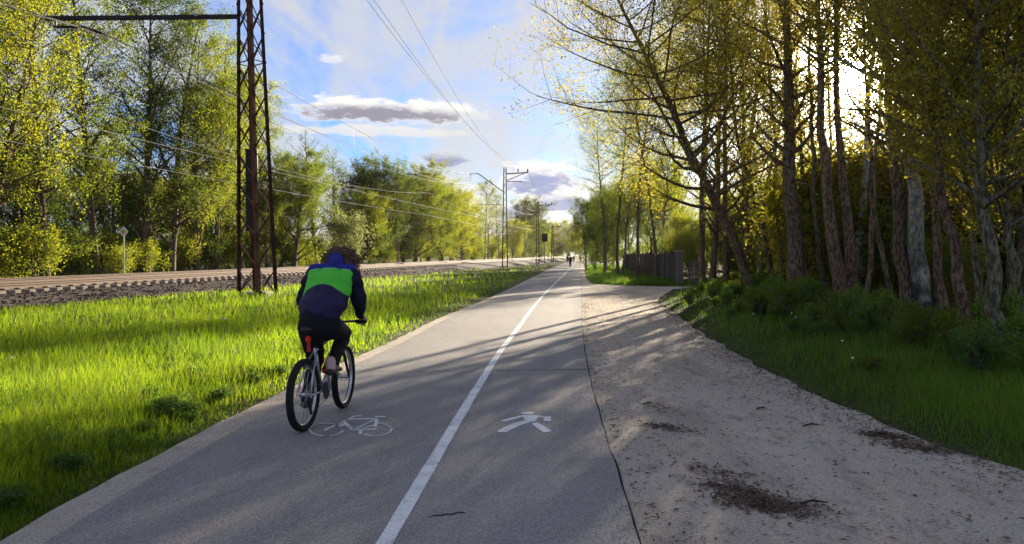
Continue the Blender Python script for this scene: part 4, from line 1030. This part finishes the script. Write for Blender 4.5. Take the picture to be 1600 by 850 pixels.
# board fence right of the path
fa, fb = Vector((9.15, 41.0, 0)), Vector((12.6, 84, 0)); fr = empty('board_fence', fa); tag(fr, 'weathered grey board fence of upright planks behind the grass', 'fence')
dv = fb - fa; nB = 206; ang = math.atan2(dv.y, dv.x); bd = MB().box((0, 0, .9), (.19, .022, 1.8)).done('board', WOOD, fr); RF = random.Random(3)
for i in range(nB):
    o = bd if i == 0 else bd.copy()
    if i: COL.objects.link(o)
    o.location = dv * (i / nB) + Vector((RF.uniform(-.01, .01), 0, RF.uniform(-.05, .03))); o.rotation_euler = (0, 0, ang); o.scale = (1, 1, RF.uniform(.97, 1.05))
    if RF.random() < .08: o.material_slots[0].link = 'OBJECT'; o.material_slots[0].material = WOOD2
pm = MB().box((0, 0, .98), (.14, .14, 1.96)).done('post', WOOD, fr)
for i in range(15):
    o = pm if i == 0 else pm.copy()
    if i: COL.objects.link(o)
    o.location = dv * (i / 14.6) + Vector((.10, -.01, 0)); o.rotation_euler = (0, 0, ang)
for z in (.45, 1.45): MB().bar(Vector((.035, 0, z)), dv + Vector((.035, 0, z)), .05, .08).done('rail', WOOD, fr)
r = empty('gate_post', (X(1062, 40.6), 40.6, 0)); tag(r, 'pale square gate post at the near end of the fence', 'gate post')
MB().box((0, 0, .93), (.34, .34, 1.9)).done('pillar', WOOD2, r); MB().box((0, 0, 1.91), (.42, .42, .07)).done('cap', CONCRETE, r)
r = empty('wooden_gate', (X(1074, 40.9), 40.9, 0)); tag(r, 'low slatted wooden gate half hidden by the bush at the side road', 'gate')
for i in range(6): MB().box((.12 + i * .17, 0, .72), (.12, .03, 1.3)).done('slat', WOOD2, r)
for z in (.35, 1.1): MB().box((.55, .03, z), (1.1, .03, .1)).done('rail', WOOD, r)

# ------------------------------------------------------------------ people
def capsule(bm, chain, n=14):
    """closed tapered tube through (point, radius or (rx, ry)) with rounded ends"""
    pts = [Vector(p) for p, _ in chain]; rr = [r if isinstance(r, (tuple, list)) else (r, r) for _, r in chain]
    st = [(pts[0] - (pts[1] - pts[0]).normalized() * min(rr[0]) * k, (rr[0][0] * q, rr[0][1] * q)) for k, q in ((.95, .25), (.7, .7))]
    en = [(pts[-1] + (pts[-1] - pts[-2]).normalized() * min(rr[-1]) * k, (rr[-1][0] * q, rr[-1][1] * q)) for k, q in ((.7, .7), (.95, .25))]
    allp = st + list(zip(pts, rr)) + en; rings = []; prev = None
    for i, (p, r) in enumerate(allp):
        t = (allp[min(i + 1, len(allp) - 1)][0] - allp[max(i - 1, 0)][0]).normalized()
        if prev is None:
            u = Vector((1, 0, 0)); u = (u - t * u.dot(t))
            if u.length < .1: u = Vector((0, 1, 0)); u = u - t * u.dot(t)
            u.normalize()
        else: u = (prev - t * prev.dot(t)).normalized()
        prev = u; w = t.cross(u)
        rings.append([bm.verts.new(p + u * math.cos(2 * PI * j / n) * r[0] + w * math.sin(2 * PI * j / n) * r[1]) for j in range(n)])
    for a, b in zip(rings, rings[1:]):
        for j in range(n): bm.faces.new((a[j], a[(j + 1) % n], b[(j + 1) % n], b[j]))
    bm.faces.new(rings[0][::-1]); bm.faces.new(rings[-1])
def blob(name, chains, balls, voxel, mat_, parent, smooth=4, wrinkle=0.0):
    """one continuous surface grown from limbs (voxel union, then smoothed)"""
    bm = bmesh.new()
    for c in chains: capsule(bm, c)
    for c, r in balls: bmesh.ops.create_uvsphere(bm, u_segments=20, v_segments=14, radius=1, matrix=Matrix.Translation(Vector(c)) @ Matrix.Diagonal((*((r, r, r) if isinstance(r, (int, float)) else r), 1)))
    bmesh.ops.recalc_face_normals(bm, faces=bm.faces)
    me = bpy.data.meshes.new(name); bm.to_mesh(me); bm.free()
    o = link('shaping', me); m = o.modifiers.new('r', 'REMESH'); m.mode = 'VOXEL'; m.voxel_size = voxel
    if smooth: q = o.modifiers.new('s', 'SMOOTH'); q.iterations = smooth; q.factor = .5
    bpy.context.view_layer.update()
    me2 = bpy.data.meshes.new_from_object(o.evaluated_get(bpy.context.evaluated_depsgraph_get())); me2.name = name
    bpy.data.objects.remove(o); bpy.data.meshes.remove(me)
    if wrinkle:
        n = len(me2.vertices); v = np.zeros(n * 3, np.float32); me2.vertices.foreach_get('co', v); v = v.reshape(-1, 3)
        nr = np.zeros(n * 3, np.float32); me2.vertices.foreach_get('normal', nr); nr = nr.reshape(-1, 3)
        d = np.sin(v[:, 2] * 46 + np.sin(v[:, 0] * 21) * 1.8) * .5 + np.sin(v[:, 2] * 27 + v[:, 0] * 33 + v[:, 1] * 19) * .5 + np.sin(v[:, 0] * 60 + v[:, 2] * 20) * .3
        v += nr * (d * wrinkle)[:, None]; me2.vertices.foreach_set('co', v.ravel())
    me2.polygons.foreach_set('use_smooth', np.ones(len(me2.polygons), bool)); me2.update(); me2.materials.clear()
    return link(name, me2, mat_, parent)
SKIN = simple('skin', (.52, .30, .22), .55, 0, .4, .06)
BLACKC = simple('black_cloth', (.012, .011, .014), .85, 0, .2, .3, 40)
NAVY = simple('navy_cloth', (.012, .008, .030), .75, 0, .25, .3, 40)
BLUEC = simple('blue_cloth', (.015, .024, .21), .7, 0, .3, .15, 30)
HAIR = simple('brown_hair', (.12, .072, .037), .55, 0, .4, .5, 60)
SHOE = simple('dark_shoe', (.035, .03, .03), .7, 0, .3, .3)
PINKS = simple('pinkish_sock', (.50, .36, .34), .85, 0, .2, .15)
def jacket_mat():
    m, k, b = mat('colour_block_jacket')
    tc = k.new('ShaderNodeTexCoord').outputs['Object']
    sep = k.new('ShaderNodeSeparateXYZ'); k.set(sep.inputs[0], tc); x, y, z = sep.outputs
    dx = k.m('SUBTRACT', x, .085); q = k.m('MULTIPLY', dx, dx)
    lo = k.m('SUBTRACT', 1.355, k.m('MULTIPLY', q, 2.6)); hi = k.m('SUBTRACT', 1.505, k.m('MULTIPLY', q, .5))
    n = k.noise(tc, 30, 4)
    green = k.mix(n, (.065, .48, .028), (.10, .60, .04)); navy = k.mix(n, (.012, .006, .040), (.020, .011, .060)); blue = k.mix(n, (.014, .022, .18), (.02, .032, .25))
    c = k.mix(k.m('GREATER_THAN', z, lo), navy, green); c = k.mix(k.m('GREATER_THAN', z, hi), c, blue)
    seam = k.m('LESS_THAN', k.m('ABSOLUTE', k.m('SUBTRACT', z, hi)), .003); c = k.mix(k.m('MULTIPLY', seam, .5), c, (.5, .6, .7))
    k.set(b.inputs['Base Color'], c); b.inputs['Roughness'].default_value = .6; b.inputs['Specular IOR Level'].default_value = .3; return m
JACKET = jacket_mat()
def face_bits(root, c, h, fwd):
    """nose, ears and eyes set on the head (part of the body mesh through its balls)"""
    r = fwd.cross(Vector((0, 0, 1))).normalized()
    return [(c + fwd * .105 * h - Vector((0, 0, .02 * h)), (.016 * h, .02 * h, .024 * h)), (c + r * .082 * h, (.014 * h, .026 * h, .034 * h)), (c - r * .082 * h, (.014 * h, .026 * h, .034 * h))]
def hand_chains(w, d, nrm, side, sc_=1.0, curl=.5):
    """palm, five unequal bent fingers; w wrist, d pointing along the hand, nrm out of its back"""
    d = d.normalized(); a = d.cross(nrm).normalized() * side
    ch = [[(w, (.026, .024)), (w + d * .045 * sc_, (.040 * sc_, .018)), (w + d * .085 * sc_, (.041 * sc_, .015))]]
    for off, ln in ((.030, .074), (.010, .084), (-.010, .078), (-.030, .060)):
        p = w + d * .082 * sc_ + a * off * sc_; q = p + (d - nrm * curl * .7) * ln * .45 * sc_; r = q + (d * (1 - curl) - nrm * curl * 1.3).normalized() * ln * .35 * sc_; t = r + (d * (.3 - curl) - nrm).normalized() * ln * .3 * sc_
        ch.append([(p, .0095), (q, .009), (r, .0085), (t, .0075)])
    p = w + d * .03 * sc_ + a * .034 * sc_; q = p + (d * .7 + a * .8 - nrm * .3).normalized() * .036 * sc_; r = q + (d * .9 + a * .1 - nrm * .6).normalized() * .03 * sc_
    ch.append([(p, .012), (q, .0105), (r, .009)])
    return ch

# the cyclist: built in the bicycle's own frame (origin under the rear axle, +Y forward, +X right)
rw = G(475, 673, .028); fw = G(533, 640, .028)
HEAD = math.atan2(fw.x - rw.x, fw.y - rw.y) * .95
bike = empty('bicycle', rw, -HEAD); tag(bike, 'silver and black mountain bike ridden along the left lane', 'bicycle')
RUBBER = simple('black_rubber', (.012, .012, .013), .85, 0, .25, .2, 60, .2); ALU = simple('brushed_aluminium', (.55, .55, .56), .35, .9, .5, .06)
FRAMEM = simple('silver_frame_paint', (.46, .47, .50), .3, .55, .5, .05); BLKM = simple('black_bike_metal', (.02, .02, .022), .45, .3, .5, .1); REDL = simple('red_reflector', (.65, .02, .015), .25, 0, .6, .08); REDP = simple('red_frame_paint', (.50, .02, .02), .35, 0, .5, .1)
WR = .335; WB = 1.05
def wheel(y0, steer, name='wheel'):
    w = MB(); n = 48
    w.tube([(0, math.cos(2 * PI * i / n) * (WR - .018), math.sin(2 * PI * i / n) * (WR - .018)) for i in range(n)], .0, 3, closed=True) if False else None
    w.bm.free(); w = MB()
    pr = [(-.022, -.050), (-.034, -.030), (-.031, -.008), (-.014, 0), (.014, 0), (.031, -.008), (.034, -.030), (.022, -.050)]
    rings = []
    for i in range(64):
        a = 2 * PI * i / 64; kn = .0035 if i % 2 else 0
        rings.append([w.bm.verts.new((x, math.cos(a) * (WR + r - kn), math.sin(a) * (WR + r - kn))) for x, r in pr])
    for i in range(64):
        A, B = rings[i], rings[(i + 1) % 64]
        for j in range(len(pr)): w.bm.faces.new((A[j], A[(j + 1) % len(pr)], B[(j + 1) % len(pr)], B[j]))
    hubp = empty(name, (0, y0, WR), steer, bike)
    w.done('tyre', RUBBER, hubp)
    b = MB(); pr2 = [(-.014, -.046), (-.013, -.062), (0, -.07), (.013, -.062), (.014, -.046)]; rings = []
    for i in range(48):
        a = 2 * PI * i / 48; rings.append([b.bm.verts.new((x, math.cos(a) * (WR + r), math.sin(a) * (WR + r))) for x, r in pr2])
    for i in range(48):
        A, B = rings[i], rings[(i + 1) % 48]
        for j in range(len(pr2)): b.bm.faces.new((A[j], A[(j + 1) % 5], B[(j + 1) % 5], B[j]))
    b.done('rim', ALU, hubp, True)
    b = MB()
    for i in range(28):
        a = 2 * PI * i / 28; c = a + (.55 if i % 4 < 2 else -.55); sx = .028 if i % 2 else -.028
        b.tube([(sx, math.cos(c) * .024, math.sin(c) * .024), (0, math.cos(a) * (WR - .066), math.sin(a) * (WR - .066))], .0013, 3, False)
    b.done('spokes', ALU, hubp); b = MB().tube([(-.06, 0, 0), (.06, 0, 0)], .016, 10).tube([(-.032, 0, 0), (-.027, 0, 0)], .03, 12).tube([(.027, 0, 0), (.032, 0, 0)], .03, 12); b.done('hub', ALU, hubp)
    return hubp
wheel(0, 0); wheel(WB, .05)
BB = Vector((0, .43, .30)); ST = Vector((0, .27, .74)); HT = Vector((0, .80, .84)); HB = Vector((0, .845, .70))
fb_ = MB().tube([BB, ST], .017, 10).tube([ST + Vector((0, 0, -.03)), HT + Vector((0, 0, -.02))], .018, 10).tube([BB, HB], .021, 10).tube([HB, HT], .022, 10).tube([BB - Vector((.05, 0, 0)), BB + Vector((.05, 0, 0))], .024, 10)
for s in (-1, 1):
    fb_.tube([(s * .035, BB.y - .03, BB.z + .005), (s * .05, .16, WR - .02), (s * .066, 0, WR)], .010, 8).tube([(s * .018, ST.y, ST.z - .04), (s * .048, .12, .55), (s * .066, 0, WR)], .009, 8)
fb_.tube([(-.045, .13, .56), (.045, .13, .56)], .008, 6)
fb_.done('frame', FRAMEM, bike, True)
b = MB().tube([HB + Vector((0, .003, -.02)), HB + Vector((0, .02, -.06))], .02, 8)
for s in (-1, 1): b.tube([(0, HB.y + .02, HB.z - .05), (s * .055, HB.y + .035, HB.z - .07), (s * .058, .93, .56), (s * .06, WB, WR)], [.016, .018, .017, .012], 8)
b.done('fork', BLKM, bike, True)
b = MB().tube([HT, HT + Vector((0, -.01, .07)), Vector((0, .87, .935))], .016, 8); b.done('stem', BLKM, bike, True)
hb = [(-.33, .80, .945), (-.2, .83, .95), (-.06, .87, .938), (.06, .87, .938), (.2, .83, .95), (.33, .80, .945)]
b = MB().tube(hb, .0125, 8); bar_o = b.done('handlebar', BLKM, bike, True)
for s in (-1, 1):
    MB().tube([(s * .215, .827, .95), (s * .335, .80, .945)], .0175, 8).done('grip', RUBBER, bar_o); MB().tube([(s * .19, .845, .945), (s * .21, .88, .925), (s * .30, .885, .90)], .007, 6).done('brake_lever', BLKM, bar_o)
b = MB().tube([ST, ST + (ST - BB).normalized() * .20], .0145, 8); b.done('seat_post', BLKM, bike)
SD = ST + (ST - BB).normalized() * .175
sd = MB().tube([(0, SD.y - .13, SD.z + .03), (0, SD.y - .10, SD.z + .032), (0, SD.y - .02, SD.z + .025), (0, SD.y + .08, SD.z + .018), (0, SD.y + .16, SD.z + .012)], [.05, .075, .06, .03, .018], 12)
for v in sd.bm.verts: v.co.z = SD.z + .02 + (v.co.z - SD.z - .02) * .45
sd.done('saddle', BLKM, bike, True)
rl = MB().box((0, SD.y - .10, SD.z - .065), (.055, .035, .06)); bmesh.ops.bevel(rl.bm, geom=rl.bm.edges[:], offset=.012, segments=2, affect='EDGES'); rl.done('rear_light', REDL, bike)
MB().box((0, SD.y - .085, SD.z - .14), (.03, .02, .09)).done('light_bracket', REDP, bike)
CR = .17; pa = math.radians(-82)                 # left crank down, right crank up and forward
cd = Vector((0, math.cos(pa), math.sin(pa)))
for s, dd in ((-1, cd), (1, -cd)):
    q = BB + Vector((s * .085, 0, 0)); e = q + dd * CR
    cr = MB().bar(q, e, .028, .016).done('crank', ALU, bike)
    pd = MB().box(e + Vector((s * .055, 0, 0)), (.09, .095, .024)); bmesh.ops.bevel(pd.bm, geom=pd.bm.edges[:], offset=.005, segments=1, affect='EDGES'); pd.done('pedal', BLKM, cr)
b = MB()
for r_, x_ in ((.085, .052), (.065, .045)): b.tube([(x_ - .003, BB.y, BB.z), (x_ + .003, BB.y, BB.z)], r_, 28)
b.done('chainring', BLKM, bike)
b = MB()
for i, r_ in enumerate((.055, .048, .040, .032, .025)): b.tube([(.030 + i * .005, 0, WR), (.0335 + i * .005, 0, WR)], r_, 20)
b.done('cassette', ALU, bike)
b = MB().tube([(.05, BB.y, BB.z + .086), (.042, 0, WR + .045)], .004, 4).tube([(.05, BB.y, BB.z - .086), (.045, .05, WR - .19), (.042, .01, WR - .13)], .004, 4); b.done('chain', BLKM, bike)
MB().tube([(.05, 0, WR - .02), (.055, .02, WR - .10), (.05, .05, WR - .19)], .012, 6).done('derailleur', BLKM, bike)
MB().tube([(.02, .87, .93), (.06, .98, .86), (.05, .92, .66), (.05, .93, .55)], .003, 5).done('brake_cable', BLKM, bike)
for s in (-1, 1): MB().box((s * .036, .10, .60), (.018, .03, .08)).done('brake', BLKM, bike)
dm = (HB - BB).normalized()
BOT = [BB + dm * .16 + Vector((0, -.025, .055)) + dm * t for t in (0, .02, .16, .18, .20, .225)]
bot = empty('water_bottle', rw, -HEAD); tag(bot, 'red and yellow drink bottle in the bicycle frame', 'bottle')
MB().tube(BOT[:3], [.030, .036, .036], 14).done('bottle_body', REDL, bot, True); MB().tube(BOT[2:], [.036, .032, .016, .013], 14).done('bottle_cap', YELLOWM, bot, True)

rider = empty('person', rw, -HEAD); tag(rider, 'person cycling away in a navy jacket with bright green band and blue hood', 'person')
hip = Vector((.055, .215, .985)); chest = Vector((.085, .46, 1.36)); neck = Vector((.10, .585, 1.475)); headc = Vector((.115, .685, 1.545)); fwd = Vector((0, .93, -.25)).normalized()
shR, shL = Vector((.285, .53, 1.43)), Vector((-.115, .53, 1.43)); haR, haL = Vector((.285, .792, .972)), Vector((-.285, .792, .972))
elR, elL = Vector((.335, .60, 1.17)), Vector((-.27, .64, 1.18))
hiR, hiL = Vector((.15, .25, .95)), Vector((-.04, .25, .95)); knR, knL = Vector((.155, .66, .84)), Vector((-.085, .50, .58))
pedR = BB + Vector((.085 + .055, 0, 0)) - cd * CR; pedL = BB + Vector((-.085 - .055, 0, 0)) + cd * CR
anR, anL = pedR + Vector((.0, -.07, .10)), pedL + Vector((0, -.07, .105))
toR, toL = pedR + Vector((.01, .09, .035)), pedL + Vector((-.01, .09, .035))
ch = [[(hip, (.17, .125)), (hip.lerp(chest, .45), (.145, .105)), (chest, (.17, .115)), (neck - Vector((0, .02, .02)), (.12, .07))], [(neck - Vector((0, .02, .02)), .058), (headc - fwd * .02 - Vector((0, 0, .03)), .056)]]
for sh, el, ha, s in ((shR, elR, haR, 1), (shL, elL, haL, -1)):
    wr = ha + Vector((0, -.055, .045)); ch.append([(sh, .058), (el, .042), (wr, .028)]); dd = (ha + Vector((0, .035, -.002)) - wr)
    ch += hand_chains(wr, dd, Vector((0, .35, .9)), 1 if s > 0 else -1, .95, .72)
for hi, kn, an, to in ((hiR, knR, anR, toR), (hiL, knL, anL, toL)):
    ch += [[(hi, .092), (hi.lerp(kn, .5), .075), (kn, .056), (kn.lerp(an, .35), .054), (an, .036)], [(an - Vector((0, .03, .06)), .034), (to, (.038, .022))]]
balls = [(headc, (.078, .098, .115)), (headc + fwd * .05 - Vector((0, 0, .06)), (.055, .055, .05))] + face_bits(None, headc, 1.0, fwd)
blob('body', ch, balls, .0085, SKIN, rider, 3)
blob('jacket', [[(hip + Vector((0, .03, .115)), (.222, .165)), (hip.lerp(chest, .5), (.232, .172)), (chest, (.235, .165)), (neck + Vector((-.005, -.045, -.035)), (.185, .10))],
                [(shL + Vector((.03, -.02, .0)), .09), (shR + Vector((-.03, -.02, .0)), .09)]], [], .012, JACKET, rider, 6, .0085)
for sh, el, ha in ((shR, elR, haR), (shL, elL, haL)):
    wr = ha + Vector((0, -.05, .05)); blob('sleeve', [[(sh + Vector((0, 0, -.005)), .094), (sh.lerp(el, .5), .083), (el, .075), (el.lerp(wr, .6), .062), (wr, .046)]], [], .01, NAVY, rider, 5, .008)
blob('shoulder_patch', [[(shL + Vector((.005, -.012, .066)), (.055, .05)), (neck + Vector((0, -.04, .0)), (.10, .06)), (shR + Vector((-.005, -.012, .066)), (.055, .05))]], [], .01, BLUEC, rider, 4)
blob('hood', [[(headc + Vector((-.095, -.09, -.03)), .045), (headc + Vector((0, -.155, .0)), (.085, .06)), (headc + Vector((.095, -.09, -.03)), .045)], [(headc + Vector((0, -.135, -.06)), (.11, .06)), (headc + Vector((0, -.15, .05)), (.085, .045)), (headc + Vector((0, -.135, .085)), (.06, .035))]], [], .009, BLUEC, rider, 5)
blob('trousers', [[(hip + Vector((0, 0, .0)), (.20, .15)), (hip + Vector((0, .03, -.06)), (.19, .14))]] + [[(hi + Vector((0, 0, .0)), .125), (hi.lerp(kn, .5), .105), (kn, .082), (kn.lerp(an, .4), .074), (kn.lerp(an, .86), .056)] for hi, kn, an in ((hiR, knR, anR), (hiL, knL, anL))], [], .01, BLACKC, rider, 5, .004)
for an, to in ((anR, toR), (anL, toL)):
    sh_ = blob('shoe', [[(an + Vector((0, -.045, -.065)), (.042, .036)), (an.lerp(to, .5) + Vector((0, 0, -.015)), (.046, .036)), (to, (.047, .026))]], [], .007, SHOE, rider, 3)
    s2 = blob('sock', [[(an + Vector((0, -.01, .04)), .045), (an + Vector((0, -.015, -.03)), .045)]], [], .007, PINKS if an is anR else BLACKC, rider, 3)
rh = random.Random(8); hb_ = MB()
hb_.sphere(headc + Vector((0, -.01, .025)), (.118, .128, .122), 20, 14)
for i in range(1100):
    v = Vector((rh.gauss(0, 1), rh.gauss(0, 1), rh.gauss(.35, 1))).normalized()
    if v.y > .55 and v.z < .5: continue
    if v.z < -.55 or (v.y < -.25 and abs(v.x) < .6 and v.z < .5): continue
    p = headc + Vector((0, -.01, .022)) + Vector((v.x * .112, v.y * .122, v.z * .112)); u = v.cross(Vector((rh.gauss(0, 1), rh.gauss(0, 1), rh.gauss(0, 1)))).normalized(); w = v.cross(u)
    L = rh.uniform(.035, .085) * (1.15 if abs(v.x) > .6 else 1); cr_ = rh.uniform(.006, .012); a0 = rh.uniform(0, 6)
    hb_.tube([p + v * L * t + (u * math.cos(a0 + t * 7) + w * math.sin(a0 + t * 7)) * cr_ * (1 + t) - Vector((0, 0, .035)) * t * t for t in (0, .25, .5, .75, 1)], [.009, .008, .007, .006, .003], 4, False)
hb_.done('hair', HAIR, rider)

# walkers far down the path
def walker(px, py, h, coat, legs_, hair, label, phase, rz=0.0):
    p = G(px, py, .028); r = empty('person', p, rz); tag(r, label, 'person', None); k = h / 1.75
    V_ = lambda x, y, z: Vector((x, y, z)) * k
    st = .24 * phase
    hi, hl = V_(.09, 0, .92), V_(-.09, 0, .92); kr, kl = V_(.10, st * .6 + .05, .50), V_(-.10, -st * .5 + .05, .50); ar, al = V_(.10, st, .09), V_(-.10, -st, .11)
    sr, sl_ = V_(.19, 0, 1.43), V_(-.19, 0, 1.43); er, el = V_(.26, -st * .5, 1.16), V_(-.26, st * .5, 1.16); wr, wl = V_(.27, -st * .5 + .12, .93), V_(-.27, st * .5 + .16, .93)
    ch = [[(V_(0, 0, .95), (.14, .10)), (V_(0, 0, 1.15), (.13, .09)), (V_(0, 0, 1.38), (.17, .11))], [(V_(0, 0, 1.42), .055), (V_(0, .01, 1.58), .055)]]
    for a, b_, c in ((sr, er, wr), (sl_, el, wl)):
        ch += [[(a, .05), (b_, .04), (c, .028)]] + hand_chains(c, Vector((0, .1, -1)), Vector((1 if c.x > 0 else -1, 0, 0)), 1, .95, .25)
    for a, b_, c in ((hi, kr, ar), (hl, kl, al)): ch += [[(a, .08), (b_, .055), (c, .038)], [(c - V_(0, .04, .04), .035), (c + V_(0, .15, -.05), .03)]]
    blob('body', ch, [(V_(0, .02, 1.64), (.075 * k, .095 * k, .115 * k))] + face_bits(None, V_(0, .02, 1.64), k, Vector((0, 1, 0))), .022, SKIN, r, 2)
    blob('coat', [[(V_(0, 0, .86), (.20, .14)), (V_(0, 0, 1.1), (.18, .13)), (V_(0, 0, 1.36), (.215, .14)), (V_(0, 0, 1.44), (.15, .09))]] + [[(a, .075), (b_, .062), (c, .045)] for a, b_, c in ((sr, er, wr), (sl_, el, wl))], [], .022, coat, r, 3)
    blob('trousers', [[(a, .10), (b_, .075), (c + V_(0, 0, .04), .055)] for a, b_, c in ((hi, kr, ar), (hl, kl, al))], [], .02, legs_, r, 3)
    blob('hair', [], [(V_(0, -.01, 1.67), (.09 * k, .10 * k, .11 * k))], .015, hair, r, 2)
    for c in (ar, al): blob('shoe', [[(c - V_(0, .05, .045), .042), (c + V_(0, .16, -.05), .036)]], [], .014, SHOE, r, 2)
GREYC = simple('grey_cloth', (.05, .05, .055), .85, 0, .2, .2, 40)
walker(891, 418, 1.72, BLACKC, NAVY, HAIR, 'nearest of the far walkers, dark coat, in the middle of the path', 1)
walker(886.5, 411, 1.75, NAVY, BLACKC, HAIR, 'dark clad walker just left of the nearest far walker', -1)
walker(896.5, 410.5, 1.78, BLACKC, GREYC, HAIR, 'dark clad walker just right of the nearest far walker', 1)
walker(907, 410, 1.72, GREYC, BLACKC, HAIR, 'lone far walker at the right edge of the path', -1)


# ------------------------------------------------------------------ thin haze added for a warm glow around the sun
hz = bpy.data.materials.new('glow_haze'); hz.use_nodes = True; k = NT(hz.node_tree); k.n.remove(k.n['Principled BSDF'])
pv = k.new('ShaderNodeVolumePrincipled'); pv.inputs['Color'].default_value = (1, .88, .74, 1); pv.inputs['Density'].default_value = .00006; pv.inputs['Anisotropy'].default_value = .72
k.l.new(pv.outputs[0], k.n['Material Output'].inputs['Volume'])
tag(MB().box((0, 300, 13), (1820, 1220, 30)).done('haze', hz), 'thin haze volume added for a warm glow around the sun', 'haze', None, 'stuff')
